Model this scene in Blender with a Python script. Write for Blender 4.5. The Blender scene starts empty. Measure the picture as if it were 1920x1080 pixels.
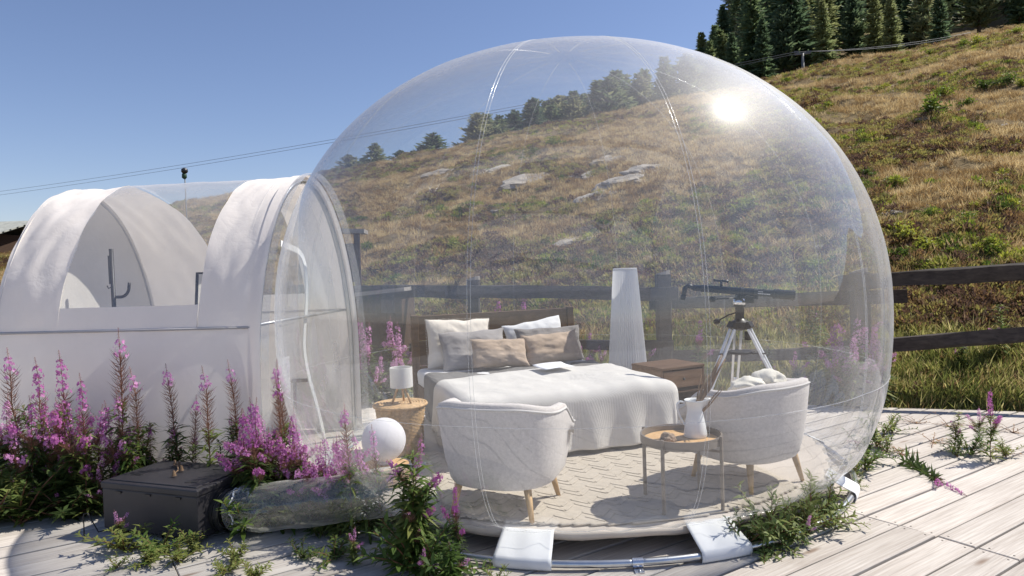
import bpy, bmesh, math, random
import numpy as np
from mathutils import Vector, Matrix, noise as mnoise
RAD = math.radians
sc = bpy.context.scene
COL = sc.collection
random.seed(7)
rng = np.random.default_rng(11)

# ------------------------------------------------------------------ camera
FPX, CAMH = 1300.0, 1.6
PITCH, ROLL = math.atan(40 / 1300.0), RAD(2.0)
FW = Vector((0, math.cos(PITCH), -math.sin(PITCH)))
UP0 = Vector((0, math.sin(PITCH), math.cos(PITCH)))
R0 = Vector((1, 0, 0))
CR = R0 * math.cos(ROLL) - UP0 * math.sin(ROLL)
CU = R0 * math.sin(ROLL) + UP0 * math.cos(ROLL)
EYE = Vector((0, 0, CAMH))
cam = bpy.data.cameras.new('camera')
cam.sensor_width = 36.0
cam.lens = FPX / 1920 * 36.0
cam.clip_start, cam.clip_end = 0.05, 3000
camo = bpy.data.objects.new('camera', cam)
COL.objects.link(camo)
m3 = Matrix((CR, CU, -FW)).transposed()
camo.matrix_world = Matrix.Translation(EYE) @ m3.to_4x4()
sc.camera = camo

# ------------------------------------------------------------------ sky and sun
SUN_AZ, SUN_EL = RAD(73), RAD(51)          # azimuth clockwise from +Y
world = bpy.data.worlds.new('World')
sc.world = world
world.use_nodes = True
wn = world.node_tree.nodes
wl = world.node_tree.links
wn.clear()
w_out = wn.new('ShaderNodeOutputWorld')
w_bg = wn.new('ShaderNodeBackground')
w_sky = wn.new('ShaderNodeTexSky')
w_sky.sky_type = 'NISHITA'
w_sky.sun_disc = False
w_sky.sun_elevation = SUN_EL
w_sky.sun_rotation = SUN_AZ
w_sky.altitude = 1800
w_sky.air_density = 1.25
w_sky.dust_density = 1.5
w_sky.ozone_density = 3.0
w_bg.inputs['Strength'].default_value = 0.083
w_tint = wn.new('ShaderNodeMix')
w_tint.data_type = 'RGBA'
w_tint.blend_type = 'MULTIPLY'
w_tint.inputs[0].default_value = 1.0
w_tint.inputs[7].default_value = (1.0, .915, .985, 1)
wl.new(w_sky.outputs[0], w_tint.inputs[6])
wl.new(w_tint.outputs[2], w_bg.inputs[0])
wl.new(w_bg.outputs[0], w_out.inputs[0])
sun = bpy.data.lights.new('sun', 'SUN')
sun.energy = 4.3
sun.angle = RAD(0.53)
sun.color = (1.0, 0.94, 0.84)
suno = bpy.data.objects.new('sun', sun)
COL.objects.link(suno)
SUNV = Vector((math.sin(SUN_AZ) * math.cos(SUN_EL), math.cos(SUN_AZ) * math.cos(SUN_EL), math.sin(SUN_EL)))
suno.rotation_euler = SUNV.to_track_quat('Z', 'Y').to_euler()
suno.location = SUNV * 60

sc.view_settings.view_transform = 'Standard'
sc.view_settings.look = 'None'
sc.view_settings.exposure = 0.62
sc.view_settings.gamma = 1.0
sc.view_settings.use_curve_mapping = False
sc.render.engine = 'CYCLES'
sc.cycles.max_bounces = 10
sc.cycles.diffuse_bounces = 3
sc.cycles.glossy_bounces = 4
sc.cycles.transmission_bounces = 6
sc.cycles.transparent_max_bounces = 40
sc.cycles.use_denoising = True
sc.cycles.sample_clamp_indirect = 6.0

# ------------------------------------------------------------------ picking helpers (pixel of the 1920 px photo -> place)
def ray(u, v):
    d = FW + CR * ((u - 960) / FPX) - CU * ((v - 540) / FPX)
    return d
def atY(u, v, Y):
    d = ray(u, v)
    return EYE + d * (Y / d.y)
def onz(u, v, z):
    d = ray(u, v)
    return EYE + d * ((z - CAMH) / d.z)

# ------------------------------------------------------------------ numpy value noise
def _h(ix, iy, seed):
    n = (ix.astype(np.int64) * 374761393 + iy.astype(np.int64) * 668265263 + seed * 974711) & 0x7fffffff
    n = ((n ^ (n >> 13)) * 1274126177) & 0x7fffffff
    return ((n ^ (n >> 16)) & 0xffff) / 65535.0
def vnoise(x, y, seed=0):
    x = np.asarray(x, float); y = np.asarray(y, float)
    ix = np.floor(x).astype(np.int64); iy = np.floor(y).astype(np.int64)
    fx = x - ix; fy = y - iy
    fx = fx * fx * (3 - 2 * fx); fy = fy * fy * (3 - 2 * fy)
    a = _h(ix, iy, seed); b = _h(ix + 1, iy, seed); c = _h(ix, iy + 1, seed); d = _h(ix + 1, iy + 1, seed)
    return (a * (1 - fx) + b * fx) * (1 - fy) + (c * (1 - fx) + d * fx) * fy
def fbm(x, y, seed=0, o=4):
    s = 0; amp = .5; t = 0
    for k in range(o):
        s = s + amp * vnoise(x * 2 ** k, y * 2 ** k, seed + k); t += amp; amp *= .5
    return s / t
def sstep(x, a, b):
    t = np.clip((np.asarray(x, float) - a) / (b - a), 0, 1)
    return t * t * (3 - 2 * t)

# ------------------------------------------------------------------ materials
def newmat(name):
    m = bpy.data.materials.new(name)
    m.use_nodes = True
    nt = m.node_tree
    nt.nodes.clear()
    out = nt.nodes.new('ShaderNodeOutputMaterial')
    return m, nt, out
def N(nt, t, **kw):
    n = nt.nodes.new(t)
    for k, v in kw.items():
        if k in n.inputs.keys() if hasattr(n.inputs, 'keys') else False:
            n.inputs[k].default_value = v
        else:
            setattr(n, k, v)
    return n
def L(nt, a, b):
    nt.links.new(a, b)
def ramp(nt, fac, stops):
    r = nt.nodes.new('ShaderNodeValToRGB')
    e = r.color_ramp.elements
    while len(e) < len(stops):
        e.new(0.5)
    for i, (p, c) in enumerate(stops):
        e[i].position = p
        e[i].color = (*c, 1)
    L(nt, fac, r.inputs[0])
    return r.outputs[0]
def mapped(nt, coord='Object', scale=(1, 1, 1)):
    tc = nt.nodes.new('ShaderNodeTexCoord')
    mp = nt.nodes.new('ShaderNodeMapping')
    mp.inputs['Scale'].default_value = scale
    L(nt, tc.outputs[coord], mp.inputs[0])
    return mp.outputs[0]
def noise(nt, vec, scale=5, detail=4, rough=.55, dist=0.0):
    n = nt.nodes.new('ShaderNodeTexNoise')
    n.inputs['Scale'].default_value = scale
    n.inputs['Detail'].default_value = detail
    n.inputs['Roughness'].default_value = rough
    n.inputs['Distortion'].default_value = dist
    if vec is not None:
        L(nt, vec, n.inputs['Vector'])
    return n.outputs['Fac']
def bump(nt, h, strength=.3, dist=.01):
    b = nt.nodes.new('ShaderNodeBump')
    b.inputs['Strength'].default_value = strength
    b.inputs['Distance'].default_value = dist
    L(nt, h, b.inputs['Height'])
    return b.outputs[0]
def principled(nt, out, rough=.6, metal=0, spec=.5):
    p = nt.nodes.new('ShaderNodeBsdfPrincipled')
    p.inputs['Roughness'].default_value = rough
    p.inputs['Metallic'].default_value = metal
    p.inputs['Specular IOR Level'].default_value = spec
    L(nt, p.outputs[0], out.inputs[0])
    return p
def mixc(nt, fac, a, b, mode='MIX'):
    m = nt.nodes.new('ShaderNodeMix')
    m.data_type = 'RGBA'
    m.blend_type = mode
    for s, v in ((0, fac), (6, a), (7, b)):
        if hasattr(v, 'links') or hasattr(v, 'is_linked'):
            L(nt, v, m.inputs[s])
        else:
            m.inputs[s].default_value = v if s == 0 else (*v, 1)
    return m.outputs[2]
def math_(nt, op, a, b=None):
    m = nt.nodes.new('ShaderNodeMath')
    m.operation = op
    for i, v in enumerate((a, b)):
        if v is None:
            continue
        if hasattr(v, 'is_linked'):
            L(nt, v, m.inputs[i])
        else:
            m.inputs[i].default_value = v
    return m.outputs[0]

def simple(name, col, rough=.6, metal=0, var=.12, scale=8, bstr=.0, bscale=60, stretch=(1, 1, 1), coord='Object', spec=.5, bdist=.004):
    m, nt, out = newmat(name)
    p = principled(nt, out, rough, metal, spec)
    v = mapped(nt, coord, stretch)
    n = noise(nt, v, scale, 5)
    c0 = tuple(max(0, c * (1 - var)) for c in col)
    c1 = tuple(min(1, c * (1 + var)) for c in col)
    L(nt, ramp(nt, n, [(.3, c0), (.7, c1)]), p.inputs['Base Color'])
    if bstr:
        L(nt, bump(nt, noise(nt, v, bscale, 3), bstr, bdist), p.inputs['Normal'])
    return m

def wood(name, dark, light, scale=1.0, rough=.75, bstr=.25, axis=0):
    m, nt, out = newmat(name)
    p = principled(nt, out, rough, 0, .25)
    st = [9, 9, 9]; st[axis] = .7
    v = mapped(nt, 'Object', tuple(s * scale for s in st))
    n = noise(nt, v, 3.0, 7, .62, .6)
    info = nt.nodes.new('ShaderNodeObjectInfo')
    c = ramp(nt, n, [(.28, dark), (.5, tuple((a + b) / 2 for a, b in zip(dark, light))), (.72, light)])
    tone = math_(nt, 'MULTIPLY_ADD', info.outputs['Random'], .3)
    nt.nodes[-1].inputs[2].default_value = .85
    mul = mixc(nt, 1.0, c, (1, 1, 1), 'MULTIPLY')
    cc = nt.nodes.new('ShaderNodeVectorMath'); cc.operation = 'SCALE'
    L(nt, c, cc.inputs[0]); L(nt, tone, cc.inputs['Scale'])
    L(nt, cc.outputs[0], p.inputs['Base Color'])
    L(nt, bump(nt, n, bstr, .004), p.inputs['Normal'])
    return m

def deck_wood():
    m, nt, out = newmat('weathered_deck_wood')
    p = principled(nt, out, .82, 0, .2)
    info = nt.nodes.new('ShaderNodeObjectInfo')
    tc = nt.nodes.new('ShaderNodeTexCoord')
    off = nt.nodes.new('ShaderNodeVectorMath'); off.operation = 'ADD'
    comb = nt.nodes.new('ShaderNodeCombineXYZ')
    r7 = math_(nt, 'MULTIPLY', info.outputs['Random'], 37.0)
    L(nt, r7, comb.inputs[0]); L(nt, r7, comb.inputs[1])
    L(nt, tc.outputs['Object'], off.inputs[0]); L(nt, comb.outputs[0], off.inputs[1])
    def mp(s):
        k = nt.nodes.new('ShaderNodeMapping'); k.inputs['Scale'].default_value = s
        L(nt, off.outputs[0], k.inputs[0]); return k.outputs[0]
    fine = noise(nt, mp((2.2, 95, 1)), 1.0, 5, .6, .4)
    broad = noise(nt, mp((.7, 5.0, 1)), 1.6, 4, .6, .3)
    w = nt.nodes.new('ShaderNodeTexWave'); w.wave_type = 'BANDS'; w.bands_direction = 'Y'
    w.inputs['Scale'].default_value = 9; w.inputs['Distortion'].default_value = 7
    w.inputs['Detail'].default_value = 2.5; w.inputs['Detail Scale'].default_value = .8
    L(nt, mp((.35, 1.0, 1)), w.inputs[0])
    stain = noise(nt, mp((1.3, 2.4, 1)), 1.1, 5, .65)
    c = ramp(nt, broad, [(.25, (.37, .33, .295)), (.5, (.50, .46, .42)), (.75, (.585, .55, .51))])
    c = mixc(nt, .33, c, ramp(nt, fine, [(.35, (.26, .22, .19)), (.6, (.66, .62, .57))]))
    c = mixc(nt, ramp(nt, w.outputs['Fac'], [(.0, (.2, .2, .2)), (.22, (0, 0, 0))]), c, (.36, .29, .23))
    c = mixc(nt, ramp(nt, stain, [(.58, (0, 0, 0)), (.75, (.45, .45, .45))]), c, (.30, .26, .22))
    # rusty nail streaks
    vz = nt.nodes.new('ShaderNodeTexVoronoi'); vz.inputs['Scale'].default_value = 1.0
    L(nt, mp((.9, 4.0, 1)), vz.inputs[0])
    c = mixc(nt, ramp(nt, vz.outputs['Distance'], [(.03, (.7, .7, .7)), (.09, (0, 0, 0))]), c, (.17, .10, .06))
    tone = math_(nt, 'MULTIPLY_ADD', info.outputs['Random'], .22)
    nt.nodes[-1].inputs[2].default_value = .86
    cc = nt.nodes.new('ShaderNodeVectorMath'); cc.operation = 'SCALE'
    L(nt, c, cc.inputs[0]); L(nt, tone, cc.inputs['Scale'])
    L(nt, cc.outputs[0], p.inputs['Base Color'])
    L(nt, bump(nt, fine, .35, .004), p.inputs['Normal'])
    return m

def film(name, lobe3=.0, speck=1, dust=.03, base=.07, tint=(.97, .98, .98), rough=.03, wob=.25, wscale=3.0, rough2=.34, lobe2=.35, dustcol=(.82, .83, .85)):
    """thin clear plastic: straight-through transparency + mirror by angle + a little dust"""
    m, nt, out = newmat(name)
    v = mapped(nt, 'Object', (1, 1, 1))
    lw = nt.nodes.new('ShaderNodeLayerWeight'); lw.inputs['Blend'].default_value = .5
    face = lw.outputs['Facing']
    p5 = math_(nt, 'POWER', face, 4.2)
    fr = math_(nt, 'MULTIPLY_ADD', p5, .8); nt.nodes[-1].inputs[2].default_value = base
    fr = math_(nt, 'MINIMUM', fr, .85)
    bn = bump(nt, noise(nt, v, wscale, 3, .5), wob, .05)
    g1 = nt.nodes.new('ShaderNodeBsdfGlossy'); g1.inputs['Roughness'].default_value = rough
    g1.inputs['Color'].default_value = (.95, .96, .97, 1)
    g2 = nt.nodes.new('ShaderNodeBsdfGlossy'); g2.inputs['Roughness'].default_value = rough2
    g2.inputs['Color'].default_value = (.95, .96, .97, 1)
    L(nt, bn, g1.inputs['Normal']); L(nt, bn, g2.inputs['Normal'])
    gm = nt.nodes.new('ShaderNodeMixShader'); gm.inputs[0].default_value = lobe2
    L(nt, g1.outputs[0], gm.inputs[1]); L(nt, g2.outputs[0], gm.inputs[2])
    if lobe3:
        g3 = nt.nodes.new('ShaderNodeBsdfGlossy'); g3.inputs['Roughness'].default_value = .5
        g3.inputs['Color'].default_value = (.95, .96, .97, 1)
        gm2 = nt.nodes.new('ShaderNodeMixShader'); gm2.inputs[0].default_value = lobe3
        L(nt, gm.outputs[0], gm2.inputs[1]); L(nt, g3.outputs[0], gm2.inputs[2]); gm = gm2
    tr = nt.nodes.new('ShaderNodeBsdfTransparent'); tr.inputs[0].default_value = (*tint, 1)
    mx = nt.nodes.new('ShaderNodeMixShader')
    L(nt, fr, mx.inputs[0]); L(nt, tr.outputs[0], mx.inputs[1]); L(nt, gm.outputs[0], mx.inputs[2])
    # dust: optical depth / cos(view angle), patchy
    cosv = math_(nt, 'SUBTRACT', 1.0, face)
    cosv = math_(nt, 'MAXIMUM', cosv, .12)
    dn = noise(nt, v, 2.2, 6, .65)
    dn2 = noise(nt, v, 55, 4, .7)
    tau = math_(nt, 'MULTIPLY', math_(nt, 'MULTIPLY', dn, dn2) if speck else dn, dust * (4.0 if speck else 2.0))
    df = math_(nt, 'MINIMUM', math_(nt, 'DIVIDE', tau, cosv), .5)
    d1 = nt.nodes.new('ShaderNodeBsdfDiffuse'); d1.inputs[0].default_value = (*dustcol, 1)
    d2 = nt.nodes.new('ShaderNodeBsdfTranslucent'); d2.inputs[0].default_value = (*dustcol, 1)
    dm = nt.nodes.new('ShaderNodeMixShader'); dm.inputs[0].default_value = .5
    L(nt, d1.outputs[0], dm.inputs[1]); L(nt, d2.outputs[0], dm.inputs[2])
    fin = nt.nodes.new('ShaderNodeMixShader')
    L(nt, df, fin.inputs[0]); L(nt, mx.outputs[0], fin.inputs[1]); L(nt, dm.outputs[0], fin.inputs[2])
    L(nt, fin.outputs[0], out.inputs[0])
    return m

def cloth(name, col, trans=.25, crease=0, var=.05, bscale=40, bstr=.25, weave=0, bdist=.006, stretch=(1, 1, 1), nscale=4):
    m, nt, out = newmat(name)
    v = mapped(nt, 'Object', stretch)
    n = noise(nt, v, nscale, 4)
    c = ramp(nt, n, [(.3, tuple(max(0, x * (1 - var)) for x in col)), (.7, tuple(min(1, x * (1 + var)) for x in col))])
    h = noise(nt, v, bscale, 4)
    if weave:
        w1 = nt.nodes.new('ShaderNodeTexWave'); w1.inputs['Scale'].default_value = weave; w1.bands_direction = 'X'
        w2 = nt.nodes.new('ShaderNodeTexWave'); w2.inputs['Scale'].default_value = weave; w2.bands_direction = 'Z'
        w3 = nt.nodes.new('ShaderNodeTexWave'); w3.inputs['Scale'].default_value = weave; w3.bands_direction = 'Y'
        for w in (w1, w2, w3):
            w.inputs['Distortion'].default_value = .6
            L(nt, v, w.inputs[0])
        h = math_(nt, 'ADD', math_(nt, 'ADD', w1.outputs['Fac'], w2.outputs['Fac']), math_(nt, 'ADD', w3.outputs['Fac'], h))
    bn = bump(nt, h, bstr, bdist)
    if crease:
        c1 = noise(nt, v, 3.6, 4, .6, .4)
        rid = math_(nt, 'ABSOLUTE', math_(nt, 'SUBTRACT', c1, .5))
        rid = math_(nt, 'POWER', math_(nt, 'MINIMUM', math_(nt, 'MULTIPLY', rid, 7.0), 1.0), .6)
        b2 = nt.nodes.new('ShaderNodeBump'); b2.inputs['Strength'].default_value = crease; b2.inputs['Distance'].default_value = .02
        L(nt, rid, b2.inputs['Height']); L(nt, bn, b2.inputs['Normal']); bn = b2.outputs[0]
    d = nt.nodes.new('ShaderNodeBsdfPrincipled'); d.inputs['Roughness'].default_value = .9
    d.inputs['Specular IOR Level'].default_value = .15
    d.inputs['Sheen Weight'].default_value = .15
    L(nt, c, d.inputs['Base Color']); L(nt, bn, d.inputs['Normal'])
    if trans:
        t = nt.nodes.new('ShaderNodeBsdfTranslucent')
        L(nt, c, t.inputs[0]); L(nt, bn, t.inputs['Normal'])
        mx = nt.nodes.new('ShaderNodeMixShader'); mx.inputs[0].default_value = trans
        L(nt, d.outputs[0], mx.inputs[1]); L(nt, t.outputs[0], mx.inputs[2])
        L(nt, mx.outputs[0], out.inputs[0])
    else:
        L(nt, d.outputs[0], out.inputs[0])
    return m

def leafmat(name, c0, c1, c2=None, trans=.3, wscale=.8, perobj=.35):
    """foliage: colour varies over the place and from plant to plant"""
    m, nt, out = newmat(name)
    geo = nt.nodes.new('ShaderNodeNewGeometry')
    info = nt.nodes.new('ShaderNodeObjectInfo')
    n = noise(nt, geo.outputs['Position'], wscale, 4, .6)
    fac = math_(nt, 'MULTIPLY_ADD', info.outputs['Random'], perobj); L(nt, n, nt.nodes[-1].inputs[2])
    fac = math_(nt, 'MULTIPLY_ADD', geo.outputs['Random Per Island'], .28); L(nt, nt.nodes[-2].outputs[0], nt.nodes[-1].inputs[2])
    fac = math_(nt, 'SUBTRACT', fac, perobj * .5 + .14)
    stops = [(.34, c0), (.62, c1)] if c2 is None else [(.34, c0), (.5, c1), (.68, c2)]
    c = ramp(nt, fac, stops)
    d = nt.nodes.new('ShaderNodeBsdfPrincipled'); d.inputs['Roughness'].default_value = .55
    d.inputs['Specular IOR Level'].default_value = .3
    t = nt.nodes.new('ShaderNodeBsdfTranslucent')
    L(nt, c, d.inputs['Base Color']); L(nt, c, t.inputs[0])
    mx = nt.nodes.new('ShaderNodeMixShader'); mx.inputs[0].default_value = trans
    L(nt, d.outputs[0], mx.inputs[1]); L(nt, t.outputs[0], mx.inputs[2])
    L(nt, mx.outputs[0], out.inputs[0])
    return m

def hillmat():
    m, nt, out = newmat('hillside_heath')
    p = principled(nt, out, .95, 0, .1)
    geo = nt.nodes.new('ShaderNodeNewGeometry')
    P = geo.outputs['Position']
    a = noise(nt, P, .22, 5, .6)
    b = noise(nt, P, 1.4, 6, .65)
    f = noise(nt, P, 9, 5, .7)
    c = ramp(nt, a, [(.34, (.11, .085, .045)), (.48, (.17, .115, .06)), (.58, (.23, .17, .085)), (.7, (.10, .095, .035))])
    c = mixc(nt, .5, c, ramp(nt, b, [(.3, (.07, .065, .03)), (.5, (.19, .135, .07)), (.7, (.27, .20, .11))]))
    c = mixc(nt, .35, c, ramp(nt, f, [(.35, (.04, .035, .02)), (.65, (.32, .25, .15))]))
    bare = noise(nt, P, .55, 5, .6, .5)
    c = mixc(nt, ramp(nt, bare, [(.66, (0, 0, 0)), (.72, (.6, .6, .6))]), c, (.36, .30, .24))
    L(nt, c, p.inputs['Base Color'])
    L(nt, bump(nt, f, .9, .08), p.inputs['Normal'])
    return m

M = {}
M['deck'] = deck_wood()
M['hill'] = hillmat()
M['film'] = film('clear_bubble_film', lobe3=.21, dust=.032, base=.094, rough=.012, wob=.025, wscale=1.3, rough2=.25, lobe2=.055)
M['film2'] = film('clear_tunnel_film', speck=0, dust=.075, base=.13, rough=.06, wob=.3, wscale=4, rough2=.4, lobe2=.3)
M['ductfilm'] = film('clear_duct_film', speck=0, dust=.12, base=.08, rough=.05, wob=.35, wscale=6, rough2=.3, lobe2=.3, dustcol=(.80, .79, .72))
M['seam'] = film('welded_seam', dust=.14, base=.13, rough=.15, wob=.2, wscale=6)
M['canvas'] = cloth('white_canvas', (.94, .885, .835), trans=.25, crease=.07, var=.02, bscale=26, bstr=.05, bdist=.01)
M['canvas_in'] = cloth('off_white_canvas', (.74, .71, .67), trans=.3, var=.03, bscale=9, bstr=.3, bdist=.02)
M['hem_shade'] = cloth('grey_seam_shadow', (.46, .45, .46), trans=0)  # frame bar's shadow along the wall seam, put into a grey colour
M['strap'] = cloth('white_pvc_strap', (.78, .79, .80), trans=.05, var=.03, bscale=20, bstr=.15)
M['skirt'] = cloth('beige_groundsheet', (.56, .50, .44), trans=.0, var=.06, bscale=18, bstr=.2)
M['steel'] = simple('galvanised_steel', (.62, .64, .66), .32, 1.0, .1, 14)
M['clamp'] = simple('zinc_clamp', (.75, .76, .78), .25, 1.0, .1, 20)
M['greybar'] = simple('grey_frame_tube', (.42, .43, .46), .4, .6, .1, 10)
M['black'] = simple('black_plastic', (.02, .02, .022), .4, 0, .15, 10)
M['box'] = simple('anthracite_box_plastic', (.034, .032, .036), .5, 0, .12, 6, .08, 90)
M['darkwood'] = wood('dark_stained_bed_wood', (.08, .047, .028), (.175, .108, .065), rough=.55, bstr=.15)
M['fence'] = wood('tarred_fence_timber', (.026, .022, .021), (.085, .070, .062), rough=.85, bstr=.5)
M['fencetop'] = wood('weathered_post_end', (.20, .18, .16), (.36, .33, .3), rough=.85)
M['brownwood'] = wood('brown_walnut_wood', (.10, .055, .03), (.20, .12, .068), rough=.5, bstr=.12)
M['oak'] = wood('light_oak_wood', (.42, .26, .12), (.60, .42, .23), rough=.5, bstr=.1, axis=2)
M['beech'] = wood('honey_wood', (.50, .30, .14), (.66, .44, .23), rough=.5, bstr=.1, axis=2)
M['wicker'] = simple('wicker', (.50, .33, .17), .7, 0, .3, 40, .5, 70)
M['shade'] = cloth('white_lampshade', (.82, .81, .79), trans=.35, var=.02, bscale=90, bstr=.12)
M['paperlamp'] = cloth('white_paper_lamp', (.80, .80, .81), trans=.45, var=.02, bscale=20, bstr=.05)
M['tweed'] = cloth('pale_grey_tweed', (.61, .57, .545), trans=0, var=.1, bscale=130, bstr=.5, weave=0, bdist=.004, nscale=60)
M['piping'] = cloth('pale_piping', (.62, .60, .58), trans=0)
M['sheet'] = cloth('white_cotton', (.80, .80, .81), trans=.05, bscale=10, bstr=.3, bdist=.02)
M['linen'] = cloth('white_linen', (.77, .745, .71), trans=.06, var=.03, bscale=55, bstr=.5, weave=45, bdist=.004)
M['greyknit'] = cloth('grey_waffle_knit', (.30, .29, .285), trans=0, var=.12, bscale=60, bstr=.8, weave=28, bdist=.01)
M['cream'] = cloth('cream_linen', (.76, .70, .62), trans=0, bscale=25, bstr=.4, bdist=.01)
M['greylinen'] = cloth('grey_linen', (.25, .235, .23), trans=0, var=.1, bscale=25, bstr=.4, bdist=.01)
M['palegrey'] = cloth('mid_grey_linen', (.36, .34, .335), trans=0, var=.1, bscale=25, bstr=.4, bdist=.01)
M['tanvelvet'] = cloth('taupe_velvet', (.46, .36, .28), trans=0, var=.12, bscale=80, bstr=.3, nscale=9)
M['rug'] = cloth('cream_wool_rug', (.49, .435, .365), trans=0, var=.08, bscale=110, bstr=.7, bdist=.006, nscale=30)
M['wool'] = cloth('cream_wool_throw', (.76, .72, .63), trans=0, var=.06, bscale=90, bstr=.6, bdist=.006)
M['enamel'] = simple('white_enamel', (.80, .82, .83), .12, 0, .02, 6)
M['traymetal'] = simple('taupe_metal', (.24, .21, .18), .45, .3, .08, 8)
M['stone'] = simple('brown_stone', (.30, .22, .16), .8, 0, .35, 16, .6, 30)
M['twig'] = simple('dry_twig_bark', (.22, .14, .08), .85, 0, .35, 30, .5, 60)
M['telescope'] = simple('black_gloss_tube', (.014, .015, .02), .22, 0, .1, 8)
M['alu'] = simple('brushed_aluminium', (.78, .79, .81), .35, .35, .05, 20)
M['chrome'] = simple('chrome', (.8, .8, .82), .1, 1.0, .03, 5)
M['lens'] = simple('coated_lens', (.02, .03, .05), .05, 0, .05, 5, spec=1.0)
M['white'] = simple('white_print', (.75, .75, .75), .6, 0, .02, 5)
M['globe'] = cloth('white_globe_glass', (.85, .84, .87), trans=.3, var=.01, bscale=5, bstr=.0)
M['rock'] = simple('pale_rock', (.37, .33, .28), .9, 0, .35, 3, .8, 14, bdist=.04)
M['stem'] = leafmat('reddish_stem', (.13, .055, .04), (.20, .095, .05), trans=.0)
M['fleaf'] = leafmat('fireweed_leaf', (.065, .10, .03), (.12, .18, .045), (.21, .25, .07), trans=.45)
M['lush'] = leafmat('lush_bank_grass', (.15, .18, .05), (.30, .31, .085), (.52, .46, .21), trans=.55, wscale=.9, perobj=.4)
M['pod'] = leafmat('seed_pod', (.20, .10, .08), (.34, .19, .13), trans=.25)
M['petal'] = leafmat('fireweed_petal', (.46, .13, .39), (.62, .23, .53), (.76, .42, .69), trans=.45)
M['weed'] = leafmat('weed_leaf', (.06, .11, .022), (.13, .20, .04), (.25, .27, .075), trans=.35)
M['dryweed'] = leafmat('dry_weed', (.26, .14, .06), (.36, .22, .10), trans=.2)
M['bushleaf'] = leafmat('shrub_leaf', (.09, .14, .025), (.20, .27, .04), (.38, .40, .06), trans=.45, perobj=.6)
M['bark'] = simple('tree_bark', (.09, .065, .05), .9, 0, .3, 12, .5, 30)
M['needle'] = leafmat('conifer_needles', (.10, .155, .085), (.19, .26, .12), (.29, .32, .145), trans=.5, wscale=.12, perobj=.7)
M['needle2'] = leafmat('larch_needles', (.10, .15, .085), (.19, .24, .12), (.29, .29, .15), trans=.5, wscale=.2, perobj=.6)
M['grass_dry'] = leafmat('dry_grass', (.30, .195, .088), (.54, .38, .17), (.74, .59, .32), trans=.4, wscale=.5, perobj=.7)
M['grass_green'] = leafmat('green_grass', (.14, .15, .035), (.27, .26, .06), (.48, .41, .15), trans=.5, wscale=.5, perobj=.6)
M['heath'] = leafmat('heather_cushion', (.16, .10, .07), (.33, .20, .085), (.38, .35, .11), trans=.38, wscale=.5, perobj=.9)
M['slate'] = simple('grey_slate_roof', (.32, .33, .30), .8, 0, .25, 5, .5, 12)
M['hutwood'] = wood('dark_hut_planks', (.03, .018, .013), (.085, .05, .034), rough=.85)
M['concrete'] = simple('grey_render', (.22, .21, .2), .9, 0, .2, 4)
M['glass'] = simple('dark_window_glass', (.12, .15, .2), .08, 0, .1, 3)
M['cable'] = simple('steel_cable', (.10, .11, .13), .6, .3, .1, 2)
M['pylon'] = simple('grey_pylon_steel', (.13, .135, .14), .6, .3, .15, 3)
M['rubber'] = simple('black_rubber', (.015, .015, .016), .5, 0, .1, 8)
M['mirror'] = simple('mirror_glass', (.86, .87, .87), .03, 1.0, .01, 3)
M['blackmetal'] = simple('black_metal', (.03, .03, .033), .45, .2, .1, 10)
M['snow_green'] = simple('dark_green_paint', (.02, .06, .03), .6, 0, .2, 5)
M['paper'] = simple('white_paper', (.78, .79, .82), .8, 0, .02, 6)
M['soil'] = simple('dark_soil', (.045, .035, .026), .95, 0, .35, 9, .9, 40, bdist=.02)

def notice_mat():
    m, nt, out = newmat('printed_notice')
    p = principled(nt, out, .8, 0, .2)
    v = mapped(nt, 'Object')
    w = nt.nodes.new('ShaderNodeTexWave'); w.bands_direction = 'Z'; w.inputs['Scale'].default_value = 9
    w.inputs['Distortion'].default_value = 0
    L(nt, v, w.inputs[0])
    n = noise(nt, v, 60, 2)
    f = math_(nt, 'MULTIPLY', ramp(nt, w.outputs['Fac'], [(.6, (0, 0, 0)), (.75, (1, 1, 1))]), n)
    L(nt, mixc(nt, f, (.74, .73, .77), (.35, .33, .40)), p.inputs['Base Color'])
    return m
M['notice'] = notice_mat()

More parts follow.
